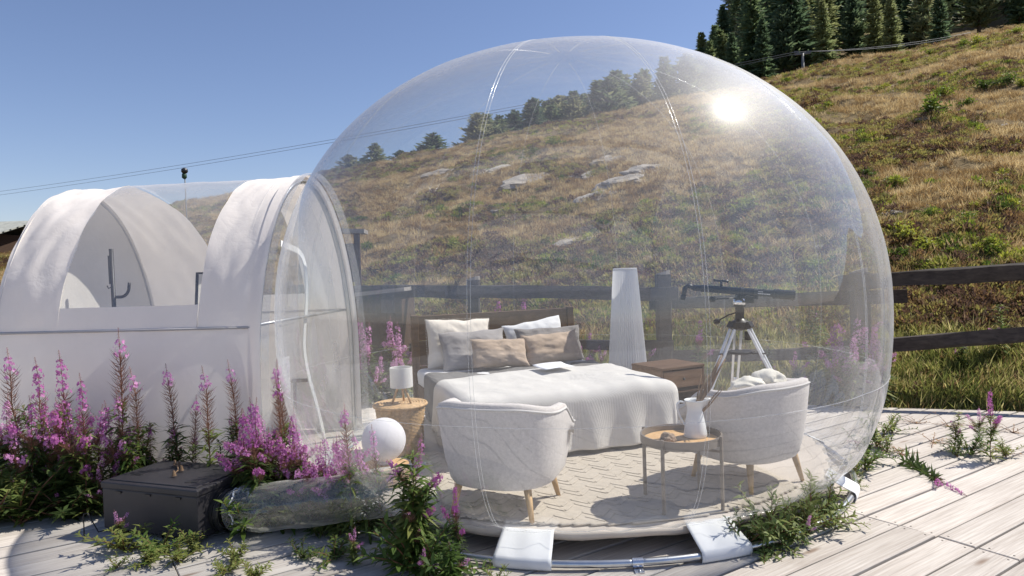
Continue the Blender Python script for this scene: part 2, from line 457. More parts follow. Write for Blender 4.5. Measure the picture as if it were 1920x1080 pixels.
# ------------------------------------------------------------------ mesh builder
class MB:
    def __init__(s):
        s.v = []; s.f = []
    def add(s, vs, fs):
        b = len(s.v)
        s.v += [tuple(p) for p in vs]
        s.f += [tuple(i + b for i in f) for f in fs]
    def box(s, c, h, mat=None):
        x, y, z = h
        vs = [Vector((sx * x, sy * y, sz * z)) for sx in (-1, 1) for sy in (-1, 1) for sz in (-1, 1)]
        if mat is not None:
            vs = [mat @ p for p in vs]
        c = Vector(c)
        s.add([p + c for p in vs], [(0, 1, 3, 2), (4, 6, 7, 5), (0, 4, 5, 1), (2, 3, 7, 6), (0, 2, 6, 4), (1, 5, 7, 3)])
    def bar(s, a, b, w, h, up=(0, 0, 1)):
        a = Vector(a); b = Vector(b); d = (b - a).normalized()
        u = Vector(up)
        if abs(d.dot(u)) > .98:
            u = Vector((0, 1, 0))
        x = d.cross(u).normalized() * (w / 2); y = x.cross(d).normalized() * (h / 2)
        vs = [a - x - y, a + x - y, a + x + y, a - x + y, b - x - y, b + x - y, b + x + y, b - x + y]
        s.add(vs, [(0, 1, 2, 3), (7, 6, 5, 4), (0, 4, 5, 1), (1, 5, 6, 2), (2, 6, 7, 3), (3, 7, 4, 0)])
    def tube(s, path, r, n=8, cap=True):
        path = [Vector(p) for p in path]
        m = len(path)
        rs = r if hasattr(r, '__len__') else [r] * m
        prev = None
        vs = []
        for i, p in enumerate(path):
            d = (path[min(i + 1, m - 1)] - path[max(i - 1, 0)]).normalized()
            if prev is None:
                u = Vector((0, 0, 1)) if abs(d.z) < .9 else Vector((1, 0, 0))
                x = d.cross(u).normalized()
            else:
                x = (prev - d * prev.dot(d)).normalized()
            prev = x
            y = d.cross(x)
            for k in range(n):
                a = 2 * math.pi * k / n
                vs.append(p + (x * math.cos(a) + y * math.sin(a)) * rs[i])
        fs = []
        for i in range(m - 1):
            for k in range(n):
                k2 = (k + 1) % n
                fs.append((i * n + k, i * n + k2, (i + 1) * n + k2, (i + 1) * n + k))
        if cap:
            fs.append(tuple(range(n))[::-1]); fs.append(tuple((m - 1) * n + k for k in range(n)))
        s.add(vs, fs)
    def lathe(s, prof, n=32, c=(0, 0, 0), cap=True):
        vs = []; fs = []
        for r, z in prof:
            for k in range(n):
                a = 2 * math.pi * k / n
                vs.append((c[0] + r * math.cos(a), c[1] + r * math.sin(a), c[2] + z))
        m = len(prof)
        for i in range(m - 1):
            for k in range(n):
                k2 = (k + 1) % n
                fs.append((i * n + k, i * n + k2, (i + 1) * n + k2, (i + 1) * n + k))
        if cap:
            fs.append(tuple(range(n))[::-1]); fs.append(tuple((m - 1) * n + k for k in range(n)))
        s.add(vs, fs)
    def grid(s, fn, nu, nv, closeu=False):
        vs = [fn(i / (nu if closeu else nu - 1), j / (nv - 1)) for i in range(nu) for j in range(nv)]
        fs = []
        for i in range(nu if closeu else nu - 1):
            i2 = (i + 1) % nu
            for j in range(nv - 1):
                fs.append((i * nv + j, i2 * nv + j, i2 * nv + j + 1, i * nv + j + 1))
        s.add(vs, fs)
    def mesh(s, name, mat, smooth=True):
        me = bpy.data.meshes.new(name)
        me.from_pydata(s.v, [], s.f)
        if mat is not None:
            me.materials.append(M[mat] if isinstance(mat, str) else mat)
        if smooth:
            me.polygons.foreach_set('use_smooth', [True] * len(me.polygons))
        me.update()
        return me
    def build(s, name, mat, parent=None, smooth=True, bevel=0, auto=None):
        o = bpy.data.objects.new(name, s.mesh(name, mat, smooth))
        COL.objects.link(o)
        if parent is not None:
            o.parent = parent
        if bevel:
            b = o.modifiers.new('bevel', 'BEVEL'); b.width = bevel; b.segments = 2; b.limit_method = 'ANGLE'
            b.angle_limit = RAD(40)
        if auto is not None:
            try:
                o.data.set_sharp_from_angle(angle=RAD(auto))
            except Exception:
                pass
        return o
def tag(o, label=None, cat=None, group=None, kind=None):
    if label: o['label'] = label
    if cat: o['category'] = cat
    if group: o['group'] = group
    if kind: o['kind'] = kind
    return o
def thing(name, loc, rz, label, cat, group=None):
    o = bpy.data.objects.new(name, None)
    o.empty_display_size = .1
    COL.objects.link(o)
    o.location = loc
    o.rotation_euler = (0, 0, rz)
    return tag(o, label, cat, group)
def link(name, me, parent=None, loc=None, rot=None, scale=None):
    o = bpy.data.objects.new(name, me)
    COL.objects.link(o)
    if parent is not None: o.parent = parent
    if loc is not None: o.location = loc
    if rot is not None: o.rotation_euler = rot
    if scale is not None: o.scale = scale
    return o

# ------------------------------------------------------------------ layout constants
BC = Vector((.48, 5.60, 0))         # bubble centre
BR, BZC, BRZ, BRB, BZB = 2.28, 1.20, 2.06, 1.86, .145
FLOOR = .15
DANG = RAD(33.2)                    # plank direction
DD = Vector((math.cos(DANG), math.sin(DANG), 0)); DN = Vector((-DD.y, DD.x, 0))
EDGE = lambda x: 8.53 - .354 * x    # far edge line of the deck

def zc_of(a):
    return CAMH + 45 * (.19 + .175 * a)
def terrain(x, y):
    x = np.asarray(x, float); y = np.asarray(y, float)
    y0 = 8.6 - .354 * np.clip(x, -7, 7)
    a = np.clip(x / np.maximum(y, 7.0), -1.4, 1.4)
    q = (y - y0) / (45.0 - y0)
    zc = zc_of(a)
    qq = np.clip(q, 0, 1)
    p = 1.12 * qq - .12 * qq ** 2
    z = -.13 + zc * p
    over = np.maximum(y - 45, 0)
    z = z - over * .10 * sstep(over, 0, 6) * (1 - sstep(a, .12, .32) * .6)
    z = z + sstep(a, .16, .42) * np.maximum(y - 56, 0) * .62 * (1 - .55 * sstep(y, 120, 220))
    far = sstep(y, 300, 420)
    z = z * (1 - far)
    n = (fbm(x * .35, y * .35, 3) - .5) * .9 * sstep(q, .03, .3) + (fbm(x * 1.6, y * 1.6, 9, 3) - .5) * .28 * sstep(y - y0, .1, 1.2)
    return z + n * (1 - far)
def T(x, y):
    return float(terrain(x, y))
def hill_at(u, v, ymin=7.6):
    d = ray(u, v)
    d = d / d.y
    ys = np.linspace(ymin, 60, 1600)
    px = EYE.x + d.x * ys; pz = EYE.z + d.z * ys
    t = terrain(px, ys)
    k = np.argmax(pz <= t)
    if pz[k] > t[k]:
        k = len(ys) - 1
    return Vector((px[k], ys[k], t[k]))

# ------------------------------------------------------------------ ground
def axis_samples(lo, hi, fine_lo, fine_hi, step, n_out):
    a = np.arange(fine_lo, fine_hi, step)
    l = fine_lo - (fine_lo - lo) * (np.linspace(1, 0, n_out, endpoint=False) ** 2.2)
    h = fine_hi + (hi - fine_hi) * (np.linspace(0, 1, n_out) ** 2.2)
    return np.unique(np.concatenate([l, a, h]))
xs = axis_samples(-900, 900, -14, 14, .22, 46)
ys = np.unique(np.concatenate([-(np.linspace(1, 0, 18, endpoint=False) ** 2) * 500 + 3, np.arange(3, 20, .22), np.arange(20, 50, .5), np.arange(50, 140, 2.0), np.linspace(140, 1200, 20)]))
X, Y = np.meshgrid(xs, ys, indexing='ij')
Z = terrain(X, Y)
nv = len(ys)
verts = np.stack([X.ravel(), Y.ravel(), Z.ravel()], 1)
ii, jj = np.meshgrid(np.arange(len(xs) - 1), np.arange(nv - 1), indexing='ij')
k0 = (ii * nv + jj).ravel()
faces = np.stack([k0, k0 + nv, k0 + nv + 1, k0 + 1], 1)
me = bpy.data.meshes.new('hillside')
me.from_pydata(verts.tolist(), [], faces.tolist())
me.materials.append(M['hill'])
me.polygons.foreach_set('use_smooth', [True] * len(me.polygons))
hill = link('hillside', me)
tag(hill, 'dry brown and green heath hillside rising to the right', 'hillside', kind='structure')

# ------------------------------------------------------------------ deck of planks
deck = thing('deck', (0, 0, 0), 0, 'weathered pale grey timber deck of wide diagonal planks', 'deck')
deck['kind'] = 'structure'
poly = [(-7.5, -5.0), (9.5, -5.0), (9.5, EDGE(9.5)), (-3.0, EDGE(-3.0)), (-7.5, EDGE(-3.0))]
def clip_line(p, d):
    t0, t1 = -1e9, 1e9
    n = len(poly)
    for i in range(n):
        a = Vector((*poly[i], 0)); b = Vector((*poly[(i + 1) % n], 0))
        e = b - a
        nrm = Vector((-e.y, e.x, 0))   # inside is left
        den = d.dot(nrm); num = (a - p).dot(nrm)
        if abs(den) < 1e-9:
            if num > 0: return None
            continue
        t = num / den
        if den > 0: t0 = max(t0, t)
        else: t1 = min(t1, t)
    return (t0, t1) if t1 > t0 else None
PW, GAP = .205, .016
screw_mb = MB(); screw_mb.lathe([(.0055, 0), (.0055, .0015), (.003, .002)], 8)
screw_me = screw_mb.mesh('screw', 'traymetal')
J0 = Vector((2.25, 4.0, 0)).dot(DD)
row0 = -30
for row in range(-34, 62):
    c = DN * (row * PW)
    e0 = clip_line(c - DN * (PW / 2 - GAP / 2), DD); e1 = clip_line(c + DN * (PW / 2 - GAP / 2), DD)
    if not e0 or not e1: continue
    lo, hi = max(e0[0], e1[0]), min(e0[1], e1[1])
    lo = max(lo, -9); hi = min(hi, 11)
    if hi - lo < .1: continue
    cuts = [J0 + 3.6 * k for k in range(-4, 4)]
    ends = [None] + [x for x in cuts if lo + .25 < x < hi - .25] + [None]
    for k in range(len(ends) - 1):
        a, b = ends[k], ends[k + 1]
        h = PW / 2 - GAP / 2
        A0 = max(e0[0], -9) if a is None else a + .003; A1 = max(e1[0], -9) if a is None else a + .003
        B0 = min(e0[1], 11) if b is None else b - .003; B1 = min(e1[1], 11) if b is None else b - .003
        zt = random.uniform(-.003, .003); tilt = random.uniform(-.0025, .0025); th = .035
        mid = (A0 + B0) / 2
        bv = .004
        def q(t, s, z):
            return (t - mid, s, z)
        mb = MB()
        # bevelled plank: bottom, top inset
        vs = [q(A0, -h, -th), q(B0, -h, -th), q(B1, h, -th), q(A1, h, -th),
              q(A0, -h, -bv - tilt), q(B0, -h, -bv - tilt), q(B1, h, -bv + tilt), q(A1, h, -bv + tilt),
              q(A0 + bv, -h + bv, -tilt), q(B0 - bv, -h + bv, -tilt), q(B1 - bv, h - bv, tilt), q(A1 + bv, h - bv, tilt)]
        fs = [(3, 2, 1, 0), (0, 1, 5, 4), (1, 2, 6, 5), (2, 3, 7, 6), (3, 0, 4, 7),
              (4, 5, 9, 8), (5, 6, 10, 9), (6, 7, 11, 10), (7, 4, 8, 11), (8, 9, 10, 11)]
        mb.add(vs, fs)
        o = mb.build('plank', 'deck', deck, smooth=False)
        pos = c + DD * mid
        o.location = (pos.x, pos.y, zt)
        o.rotation_euler = (0, 0, DANG)
        for e, s in ((a, 1), (b, -1)):
            if e is None: continue
            w = c + DD * e
            if not (-1 < w.x < 6 and 2.8 < w.y < 7): continue
            for off in (-.06, .055):
                link('screw', screw_me, o, (e - mid + s * .035, off, tilt * off / h + .0005))
# rim joist along the far edge
mb = MB()
ax, bx = -3.0, 9.5
mb.bar((ax, EDGE(ax) + .025, -.075), (bx, EDGE(bx) + .025, -.075), .045, .14)
rim = mb.build('rim_joist', 'fence', deck, smooth=False)
# joists under the planks (seen through gaps as dark timber)
for k in range(-10, 11):
    t = J0 + .9 * k
    a = DD * t + DN * -6.0; b = DD * t + DN * 11.0
    mb = MB(); mb.bar((a.x, a.y, -.085), (b.x, b.y, -.085), .06, .09)
    # joists are kept inside the deck outline
    if -6 < t < 9:
        lim = clip_line(DD * t, DN)
        if lim:
            a = DD * t + DN * (lim[0] + .1); b = DD * t + DN * (lim[1] - .15)
            mb = MB(); mb.bar((a.x, a.y, -.082), (b.x, b.y, -.082), .06, .085)
            mb.build('joist', 'fence', deck, smooth=False)

# ------------------------------------------------------------------ fence
def rough_bar(a, b, w, h, seed, n=14, amp=.012):
    """a hewn rail: box section subdivided along its length, edges uneven"""
    a = Vector(a); b = Vector(b); d = (b - a).normalized()
    x = d.cross(Vector((0, 0, 1)))
    if x.length < .1: x = Vector((1, 0, 0))
    x.normalize(); y = x.cross(d).normalized()
    sec = [(-1, -.8), (-.8, -1), (.8, -1), (1, -.8), (1, .8), (.8, 1), (-.8, 1), (-1, .8)]
    mb = MB(); vs = []; fs = []
    for i in range(n + 1):
        t = i / n
        p = a.lerp(b, t)
        for k, (sx, sy) in enumerate(sec):
            j = mnoise.noise(Vector((t * 5 + seed, k * .7, seed * 1.3))) * amp * 1.6
            j2 = mnoise.noise(Vector((t * 2.3 + seed * 2, 3.1, seed))) * amp
            vs.append(p + x * (sx * w / 2 + j) + y * (sy * h / 2 + j + j2))
    m = 8
    for i in range(n):
        for k in range(m):
            fs.append((i * m + k, i * m + (k + 1) % m, (i + 1) * m + (k + 1) % m, (i + 1) * m + k))
    fs.append(tuple(range(m))[::-1]); fs.append(tuple(n * m + k for k in range(m)))
    mb.add(vs, fs)
    return mb
FENCE = lambda x: 9.15 - .354 * x
def fence_pt(u, v):
    d = ray(u, v); d = d / d.y
    y = 9.15 / (1 + .354 * d.x)
    return EYE + d * y
fence = thing('timber_fence', (0, FENCE(0), 0), 0, 'dark tarred post and rail fence along the far side of the deck', 'fence')
def child(o):
    o.parent = fence; o.matrix_parent_inverse = Matrix.Translation((0, -FENCE(0), 0))
    return o
FD = Vector((1, -.354, 0)).normalized()
FNb = Vector((.354, 1, 0)).normalized()
for u in (540, 888, 1243, 1612, 2120):
    p = fence_pt(u, 540)
    zt = 1.50 if u < 1500 else 1.46
    mb = rough_bar((p.x, p.y, T(p.x, p.y) - .25), (p.x, p.y, zt - .06), .17, .17, u * .01, 8, .01)
    o = child(mb.build('post', 'fence', None, smooth=False, auto=30))
    mb = MB()
    n = 10
    top = [(p.x + .088 * math.cos(2 * math.pi * k / n), p.y + .088 * math.sin(2 * math.pi * k / n), zt - .055 + .05 * (math.cos(2 * math.pi * k / n + .4) * .5 + .5)) for k in range(n)]
    bot = [(x, y, zt - .062) for x, y, z in top]
    mb.add(top + bot, [tuple(range(n))] + [(k, n + k, n + (k + 1) % n, (k + 1) % n) for k in range(n)])
    child(mb.build('post_cap', 'fencetop', None, smooth=False))
def rail(u0, v0, u1, v1, h, seed, off=0):
    a = fence_pt(u0, v0) - FNb * off; b = fence_pt(u1, v1) - FNb * off
    child(rough_bar(a, b, .07, h, seed, 16, .013).build('rail', 'fence', None, smooth=False, auto=30))
rail(555, 545, 905, 546, .16, 1.1, .12)
rail(876, 546, 1274, 549, .16, 2.3, .125)
rail(1215, 571, 1705, 556, .15, 3.7, -.125)
rail(1570, 530, 2160, 492, .165, 4.9, .125)
rail(560, 655, 900, 648, .13, 5.1, .12)
rail(876, 642, 1265, 645, .13, 6.1, .125)
rail(1215, 672, 1650, 662, .14, 7.2, -.125)
rail(1570, 650, 2160, 608, .15, 8.4, .125)

# ------------------------------------------------------------------ rocks on the hill
def rock_mesh(seed, n=2):
    bm = bmesh.new()
    bmesh.ops.create_icosphere(bm, subdivisions=3, radius=1)
    for v in bm.verts:
        p = v.co.copy()
        k = 1 + .45 * mnoise.noise(p * 1.1 + Vector((seed, 0, 0))) + .2 * mnoise.noise(p * 3 + Vector((0, seed, 0)))
        v.co = Vector((p.x * k, p.y * k * .8, p.z * k * .62))
        q = mnoise.cell(p * 2.2 + Vector((seed, 3, 1)))
        v.co *= 1 + .09 * (q - .5)
    me = bpy.data.meshes.new('rock')
    bm.to_mesh(me); bm.free()
    me.materials.append(M['rock'])
    me.polygons.foreach_set('use_smooth', [False] * len(me.polygons))
    return me
ROCKS = [rock_mesh(s * 3.7) for s in range(5)]
rock_spots = [  # u, v, half width px, height ratio, label
    (1625, 345, 20, .35, 'white flat rock in the heath just right of the dome'),
    (1668, 366, 24, .35, 'long pale rock below the first one right of the dome'),
    (1645, 275, 12, .5, 'small pale stone above the flat rocks right of the dome'),
    (1738, 222, 18, .4, 'pale stone under the largest green shrub on the right slope'),
    (1845, 60, 13, .45, 'pale stone near the right crest of the hill'),
    (1893, 236, 12, .5, 'pale stone at the right edge, halfway up the hill'),
    (1680, 300, 8, .6, 'tiny stone in brown grass right of the dome'),
    (1672, 400, 20, .35, 'grey rock slab beside the yellow bush right of the dome'),
    (1700, 618, 24, .35, 'pale stone lying behind the lower rail, nearest the dome'),
    (1742, 612, 20, .35, 'second pale stone behind the lower rail on the right'),
    (1800, 608, 24, .4, 'whitish boulder behind the lower rail on the right'),
    (1838, 660, 12, .45, 'small stone in green grass below the lower rail'),
    (1230, 482, 16, .4, 'small pale stone beside the white tower lamp top'),
    (1460, 617, 22, .4, 'white oval stone seen under the telescope tube'),
    (1478, 600, 12, .5, 'round stone behind the white oval stone'),
    (1500, 528, 30, .3, 'long white rock above the telescope objective'),
    (1545, 468, 18, .4, 'white stone seen high through the right of the dome'),
    (1560, 478, 16, .4, 'second white stone seen through the right of the dome'),
    (905, 405, 20, .4, 'pale stone on the slope above the bed'),
    (930, 398, 16, .5, 'twin stone beside the pale stone above the bed'),
    (1080, 460, 62, .16, 'long flat bare slab above the fence, behind the dome'),
    (1000, 342, 70, .16, 'broad pale slab across the slope behind the dome'),
    (940, 320, 46, .2, 'narrow pale slab high left on the slope behind dome'),
    (1120, 372, 40, .4, 'rugged pale outcrop, lowest of the rock group behind dome'),
    (1165, 345, 50, .4, 'rugged pale outcrop in the middle of the rock group'),
    (1220, 320, 46, .4, 'pale outcrop at the right of the rock group'),
    (1150, 300, 44, .3, 'pale outcrop topmost in the rock group'),
    (1110, 330, 40, .3, 'pale outcrop at the left of the rock group'),
    (820, 325, 30, .3, 'grey slab on the left slope behind the dome'),
]
for i, (u, v, hw, hr, lab) in enumerate(rock_spots):
    p = hill_at(u, v)
    s = hw * p.y / FPX
    o = link('rock', ROCKS[i % 5], None, (p.x, p.y + s * .4, p.z + s * .04), (RAD(14), RAD(-6), random.uniform(-.3, .3)), (s, s * 1.0, s * max(.34, hr * 1.1)))
    tag(o, lab, 'rock', 'rocks on the hillside')

# ------------------------------------------------------------------ leaf primitives
def leaf(mb, p, d, side, ln, w, droop=.3, fold=0):
    """lance-shaped leaf: 2 bent segments"""
    p = Vector(p); d = Vector(d).normalized()
    side = Vector(side).normalized()
    nrm = side.cross(d)
    q1 = p + d * ln * .45 - Vector((0, 0, 1)) * droop * ln * .12
    q2 = p + d * ln - Vector((0, 0, 1)) * droop * ln * .5
    vs = [p - side * w * .15, p + side * w * .15, q1 + side * w * .5, q1 - side * w * .5, q2]
    mb.add(vs, [(0, 1, 2, 3), (3, 2, 4)])
def quad(mb, p, ax, ay):
    mb.add([p - ax, p + ay * .4 - ax * .1, p + ax, p + ay], [(0, 1, 2, 3)])
def rdir(elev, az):
    return Vector((math.cos(elev) * math.cos(az), math.cos(elev) * math.sin(az), math.sin(elev)))

# ------------------------------------------------------------------ shrubs on the hill
def bush_meshes(seed, nleaf=420, flat=.75):
    r = random.Random(seed)
    mf = MB(); ms = MB()
    tips = []
    for k in range(16):
        az = r.uniform(0, 2 * math.pi); el = r.uniform(.35, 1.45)
        ln = r.uniform(.7, 1.05)
        d = rdir(el, az)
        path = [Vector((0, 0, 0)), d * ln * .5 + Vector((0, 0, .06)), Vector((d.x * ln, d.y * ln, d.z * ln * flat))]
        ms.tube(path, [.03, .02, .008], 4, False)
        tips.append(path)
    for k in range(nleaf):
        path = tips[k % len(tips)]
        t = r.uniform(.25, 1.08)
        p = path[1].lerp(path[2], max(0, (t - .5) * 2)) if t > .5 else path[0].lerp(path[1], t * 2)
        p = p + Vector((r.gauss(0, .11), r.gauss(0, .11), r.gauss(.02, .09)))
        d = rdir(r.uniform(-.1, 1.1), r.uniform(0, 6.28))
        sd = d.cross(Vector((r.uniform(-1, 1), r.uniform(-1, 1), r.uniform(-1, 1))))
        if sd.length < .05: continue
        leaf(mf, p, d, sd, r.uniform(.12, .22), r.uniform(.05, .09), .2)
    return mf.mesh('foliage', 'bushleaf'), ms.mesh('stem', 'bark')
BUSH = [bush_meshes(s) for s in range(5)]
bush_spots = [
    (1745, 216, 42, 'large bright green shrub in the middle of the right slope'),
    (1768, 182, 30, 'green shrub just above the large one on the right slope'),
    (1812, 205, 26, 'low green shrub right of the large one on the slope'),
    (1848, 172, 36, 'dark green shrub below the right crest'),
    (1886, 160, 26, 'green shrub second from the right edge below the crest'),
    (1915, 165, 22, 'yellowish shrub at the right picture edge below the crest'),
    (1806, 86, 18, 'small green shrub left of a pair near the right crest'),
    (1834, 84, 20, 'small green shrub right of a pair near the right crest'),
    (1905, 66, 20, 'green shrub on the crest at the right edge'),
    (1745, 102, 14, 'tiny green shrub on the upper right slope'),
    (1692, 118, 12, 'tiny yellow shrub on the upper right slope'),
    (1552, 205, 18, 'small shrub just outside the dome top right'),
    (1486, 195, 16, 'small shrub near the dome edge below the forest'),
    (1690, 160, 10, 'tiny tuft of a shrub on the mid slope'),
    (1700, 450, 40, 'tall yellow-green shrub beside the dome on the right'),
    (1735, 470, 36, 'broad yellow-green shrub right of the tall one'),
    (1690, 490, 36, 'yellow-green shrub low against the dome edge'),
    (1625, 335, 22, 'low green shrub above the white flat rocks'),
    (1680, 352, 30, 'low green cushion shrub between the flat rocks'),
    (1745, 410, 26, 'low green shrub in the middle right heath'),
    (1820, 420, 32, 'low olive shrub right of the yellow bushes'),
    (1885, 400, 30, 'low olive shrub at the right edge of the heath'),
    (1860, 470, 34, 'dark olive shrub above the upper rail on the right'),
    (1790, 480, 30, 'yellowish shrub just above the upper rail'),
    (1040, 275, 26, 'dark shrub on the slope left of the rock group'),
    (1000, 290, 20, 'small dark shrub behind the broad pale slab'),
    (1300, 440, 34, 'green shrub seen through the hazy right of the dome'),
    (1400, 400, 36, 'brownish shrub behind the dome above the telescope'),
    (1530, 510, 34, 'dark olive shrub behind the objective of the telescope'),
    (760, 500, 30, 'olive shrub behind the dome left of the fence post'),
    (850, 470, 30, 'olive shrub on the slope above the headboard'),
    (690, 470, 26, 'small olive shrub next to the tunnel hoop'),
    (1130, 430, 26, 'olive shrub above the flat slab behind the dome'),
]
for i, (u, v, hw, lab) in enumerate(bush_spots):
    p = hill_at(u, v)
    s = hw * p.y / FPX * 1.05
    t = thing('shrub', (p.x, p.y, p.z - .03), random.uniform(0, 6.28), lab, 'shrub', 'shrubs on the hillside')
    t.scale = (s, s, s * random.uniform(.75, 1.05))
    f, st = BUSH[i % 5]
    link('foliage', f, t); link('stem', st, t)

# ------------------------------------------------------------------ conifers
def conifer(seed, kind):
    """unit-height tree: crown of drooping sprays, uneven, with gaps"""
    r = random.Random(seed)
    mt = MB(); mf = MB()
    lean = Vector((r.uniform(-.02, .02), r.uniform(-.02, .02), 0))
    mt.tube([(0, 0, -.03), (lean.x * .4, lean.y * .4, .4), (lean.x * .8, lean.y * .8, .8), (lean.x, lean.y, .99)], [.022, .016, .007, .002], 6)
    levels = 30 if kind == 0 else 22
    wid = r.uniform(.15, .19) if kind == 0 else r.uniform(.24, .30)
    for k in range(levels):
        f = k / (levels - 1)
        z = .10 + .87 * f if kind == 0 else .14 + .82 * f
        prof = (1 - f) ** .75 if kind == 0 else math.sin(math.pi * min(1, .22 + .78 * f)) ** .7 * (1 - .35 * f)
        R = wid * prof + .012
        if r.random() < .08: R *= .5
        nb = 8 if kind == 0 else 9
        a0 = r.uniform(0, 6.28)
        for b in range(nb):
            if r.random() < .13: continue
            az = a0 + b * 6.283 / nb + r.uniform(-.25, .25)
            ln = R * r.uniform(.6, 1.18)
            el = r.uniform(-.35, .05) + .5 * f if kind == 0 else r.uniform(.0, .6)
            d = rdir(el, az)
            o = Vector((lean.x * z, lean.y * z, z + r.uniform(-.012, .012)))
            sd = Vector((-math.sin(az), math.cos(az), 0))
            ns = 5
            for s in range(ns):
                t = (s + .4) / ns
                p = o + d * ln * t
                for sg in (-1, 1):
                    q = p + sd * sg * ln * .12
                    dd = (d + sd * sg * r.uniform(.4, .9) + Vector((0, 0, r.uniform(-.45, .35)))).normalized()
                    w = (.028 if kind == 0 else .034) * (1.15 - .5 * t) * (.6 + .6 * prof)
                    l2 = (.052 if kind == 0 else .055) * (.6 + .7 * prof)
                    n2 = dd.cross(Vector((r.uniform(-1, 1), r.uniform(-1, 1), r.uniform(.2, 1)))).normalized()
                    mf.add([p - n2 * w * .5, p + n2 * w * .5, p + dd * l2 + n2 * w * .22, p + dd * l2 * 1.25, p + dd * l2 - n2 * w * .3], [(0, 1, 2, 3, 4)])
    return mt.mesh('trunk', 'bark'), mf.mesh('crown', 'needle' if kind == 0 else 'needle2', smooth=False)
CON = [conifer(s, 0) for s in range(6)] + [conifer(20 + s, 1) for s in range(4)]
def tree(x, y, h, kind, lab, group, wf=1.0):
    t = thing('conifer' if kind < 6 else 'larch_tree', (x, y, T(x, y) - .1), random.uniform(0, 6.28), lab, 'tree', group)
    t.scale = (h * wf, h * wf, h)
    a, b = CON[kind]
    link('trunk', a, t); link('crown', b, t)
    return t
crest_trees = [  # u, v top, Y, kind, label
    (655, 288, 60, 6, 'round dark tree on the skyline nearest the tunnel hoop'),
    (682, 292, 62, 7, 'small tree second from the tunnel on the skyline'),
    (703, 268, 60, 8, 'broad tree third from the tunnel on the skyline'),
    (752, 280, 61, 6, 'small bush-like tree alone in the skyline gap'),
    (790, 270, 60, 9, 'smaller of the pair of trees left of the dome seam'),
    (812, 246, 60, 7, 'taller of the pair of trees left of the dome seam'),
    (893, 208, 58, 8, 'leaning dark tree starting the middle row behind the dome'),
    (912, 212, 60, 9, 'second tree of the middle row on the skyline'),
    (938, 220, 60, 6, 'low tree third in the middle row on the skyline'),
    (964, 212, 62, 0, 'slim tree fourth in the middle row on the skyline'),
    (1002, 185, 60, 1, 'pointed tree fifth in the middle row on the skyline'),
    (1038, 195, 62, 2, 'narrow tree sixth in the middle row on the skyline'),
    (1076, 176, 62, 7, 'tall round tree seventh in the middle row on the skyline'),
    (1122, 150, 64, 3, 'tall hazy conifer behind the bright dome top'),
    (1160, 132, 66, 4, 'tallest hazy conifer under the dome seam'),
    (1205, 140, 66, 8, 'hazy broad conifer right of the dome seam'),
    (1250, 120, 68, 5, 'hazy conifer behind the sun glare on the dome'),
]
for u, v, yy, kd, lab in crest_trees:
    p = atY(u, v, yy)
    b = T(p.x, p.y)
    h = max(2.5, p.z - b + .1)
    tree(p.x, p.y, h, kd, lab, 'skyline trees behind the dome', 1.5 if kd < 6 else (1.35 if h < 7 else 1.0))
front = [(1291, 93, 66), (1318, 86, 68), (1351, 54, 70), (1372, 70, 64), (1402, 44, 74), (1428, 60, 64), (1452, 3, 78), (1480, 0, 84),
         (1470, 60, 66), (1510, 52, 70), (1545, 60, 64), (1570, 20, 74), (1600, 40, 66), (1640, 40, 64), (1672, 52, 62), (1705, 30, 66),
         (1730, 18, 64), (1760, 22, 60)]
for i, (u, v, yy) in enumerate(front):
    p = atY(u, v, yy)
    h = max(7, p.z - T(p.x, p.y))
    ordn = ['leftmost', 'second', 'third', 'fourth', 'fifth', 'sixth', 'seventh', 'eighth', 'ninth', 'tenth', 'eleventh', 'twelfth', 'thirteenth', 'fourteenth', 'fifteenth', 'sixteenth', 'seventeenth', 'rightmost']
    rank = sorted(range(len(front)), key=lambda q: front[q][0]).index(i)
    lab = ordn[rank] + (' conifer' if rank in (0, len(front) - 1) else ' conifer from the left') + ' in the front row of the hilltop forest'
    tree(p.x, p.y, h, i % 6 if i % 4 else 6 + i % 4, lab, 'front row of the hilltop forest', 1.2 if u < 1360 else .95)
tr = random.Random(15)
for k in range(23):
    u = 880 + k * 15 + tr.uniform(-6, 6)
    yy = tr.uniform(62, 74)
    p = atY(u, (228 - (u - 880) * .30) + tr.uniform(-10, 14), yy)
    h = max(2.5, p.z - T(p.x, p.y))
    tree(p.x, p.y, h, tr.choice((0, 1, 2, 3, 6, 7, 8, 9)), 'dark tree in the continuous skyline row seen through the dome top', 'skyline row behind the dome top', tr.uniform(.95, 1.3))
cnt = 0
tr = random.Random(5)
for row in range(10):
    yy = 70 + row * 8.0
    a = .235 + (.02 * (row % 2))
    if row > 4: a += .03
    while a < .80:
        x = a * yy * (1 + tr.uniform(-.004, .004)); y2 = yy + tr.uniform(-3, 3)
        tree(x, y2, tr.uniform(7, 12), tr.randrange(0, 8), 'dark conifer deep in the dense hilltop forest', 'dense hilltop forest', tr.uniform(.85, 1.15))
        cnt += 1
        a += tr.uniform(2.1, 3.7) / yy

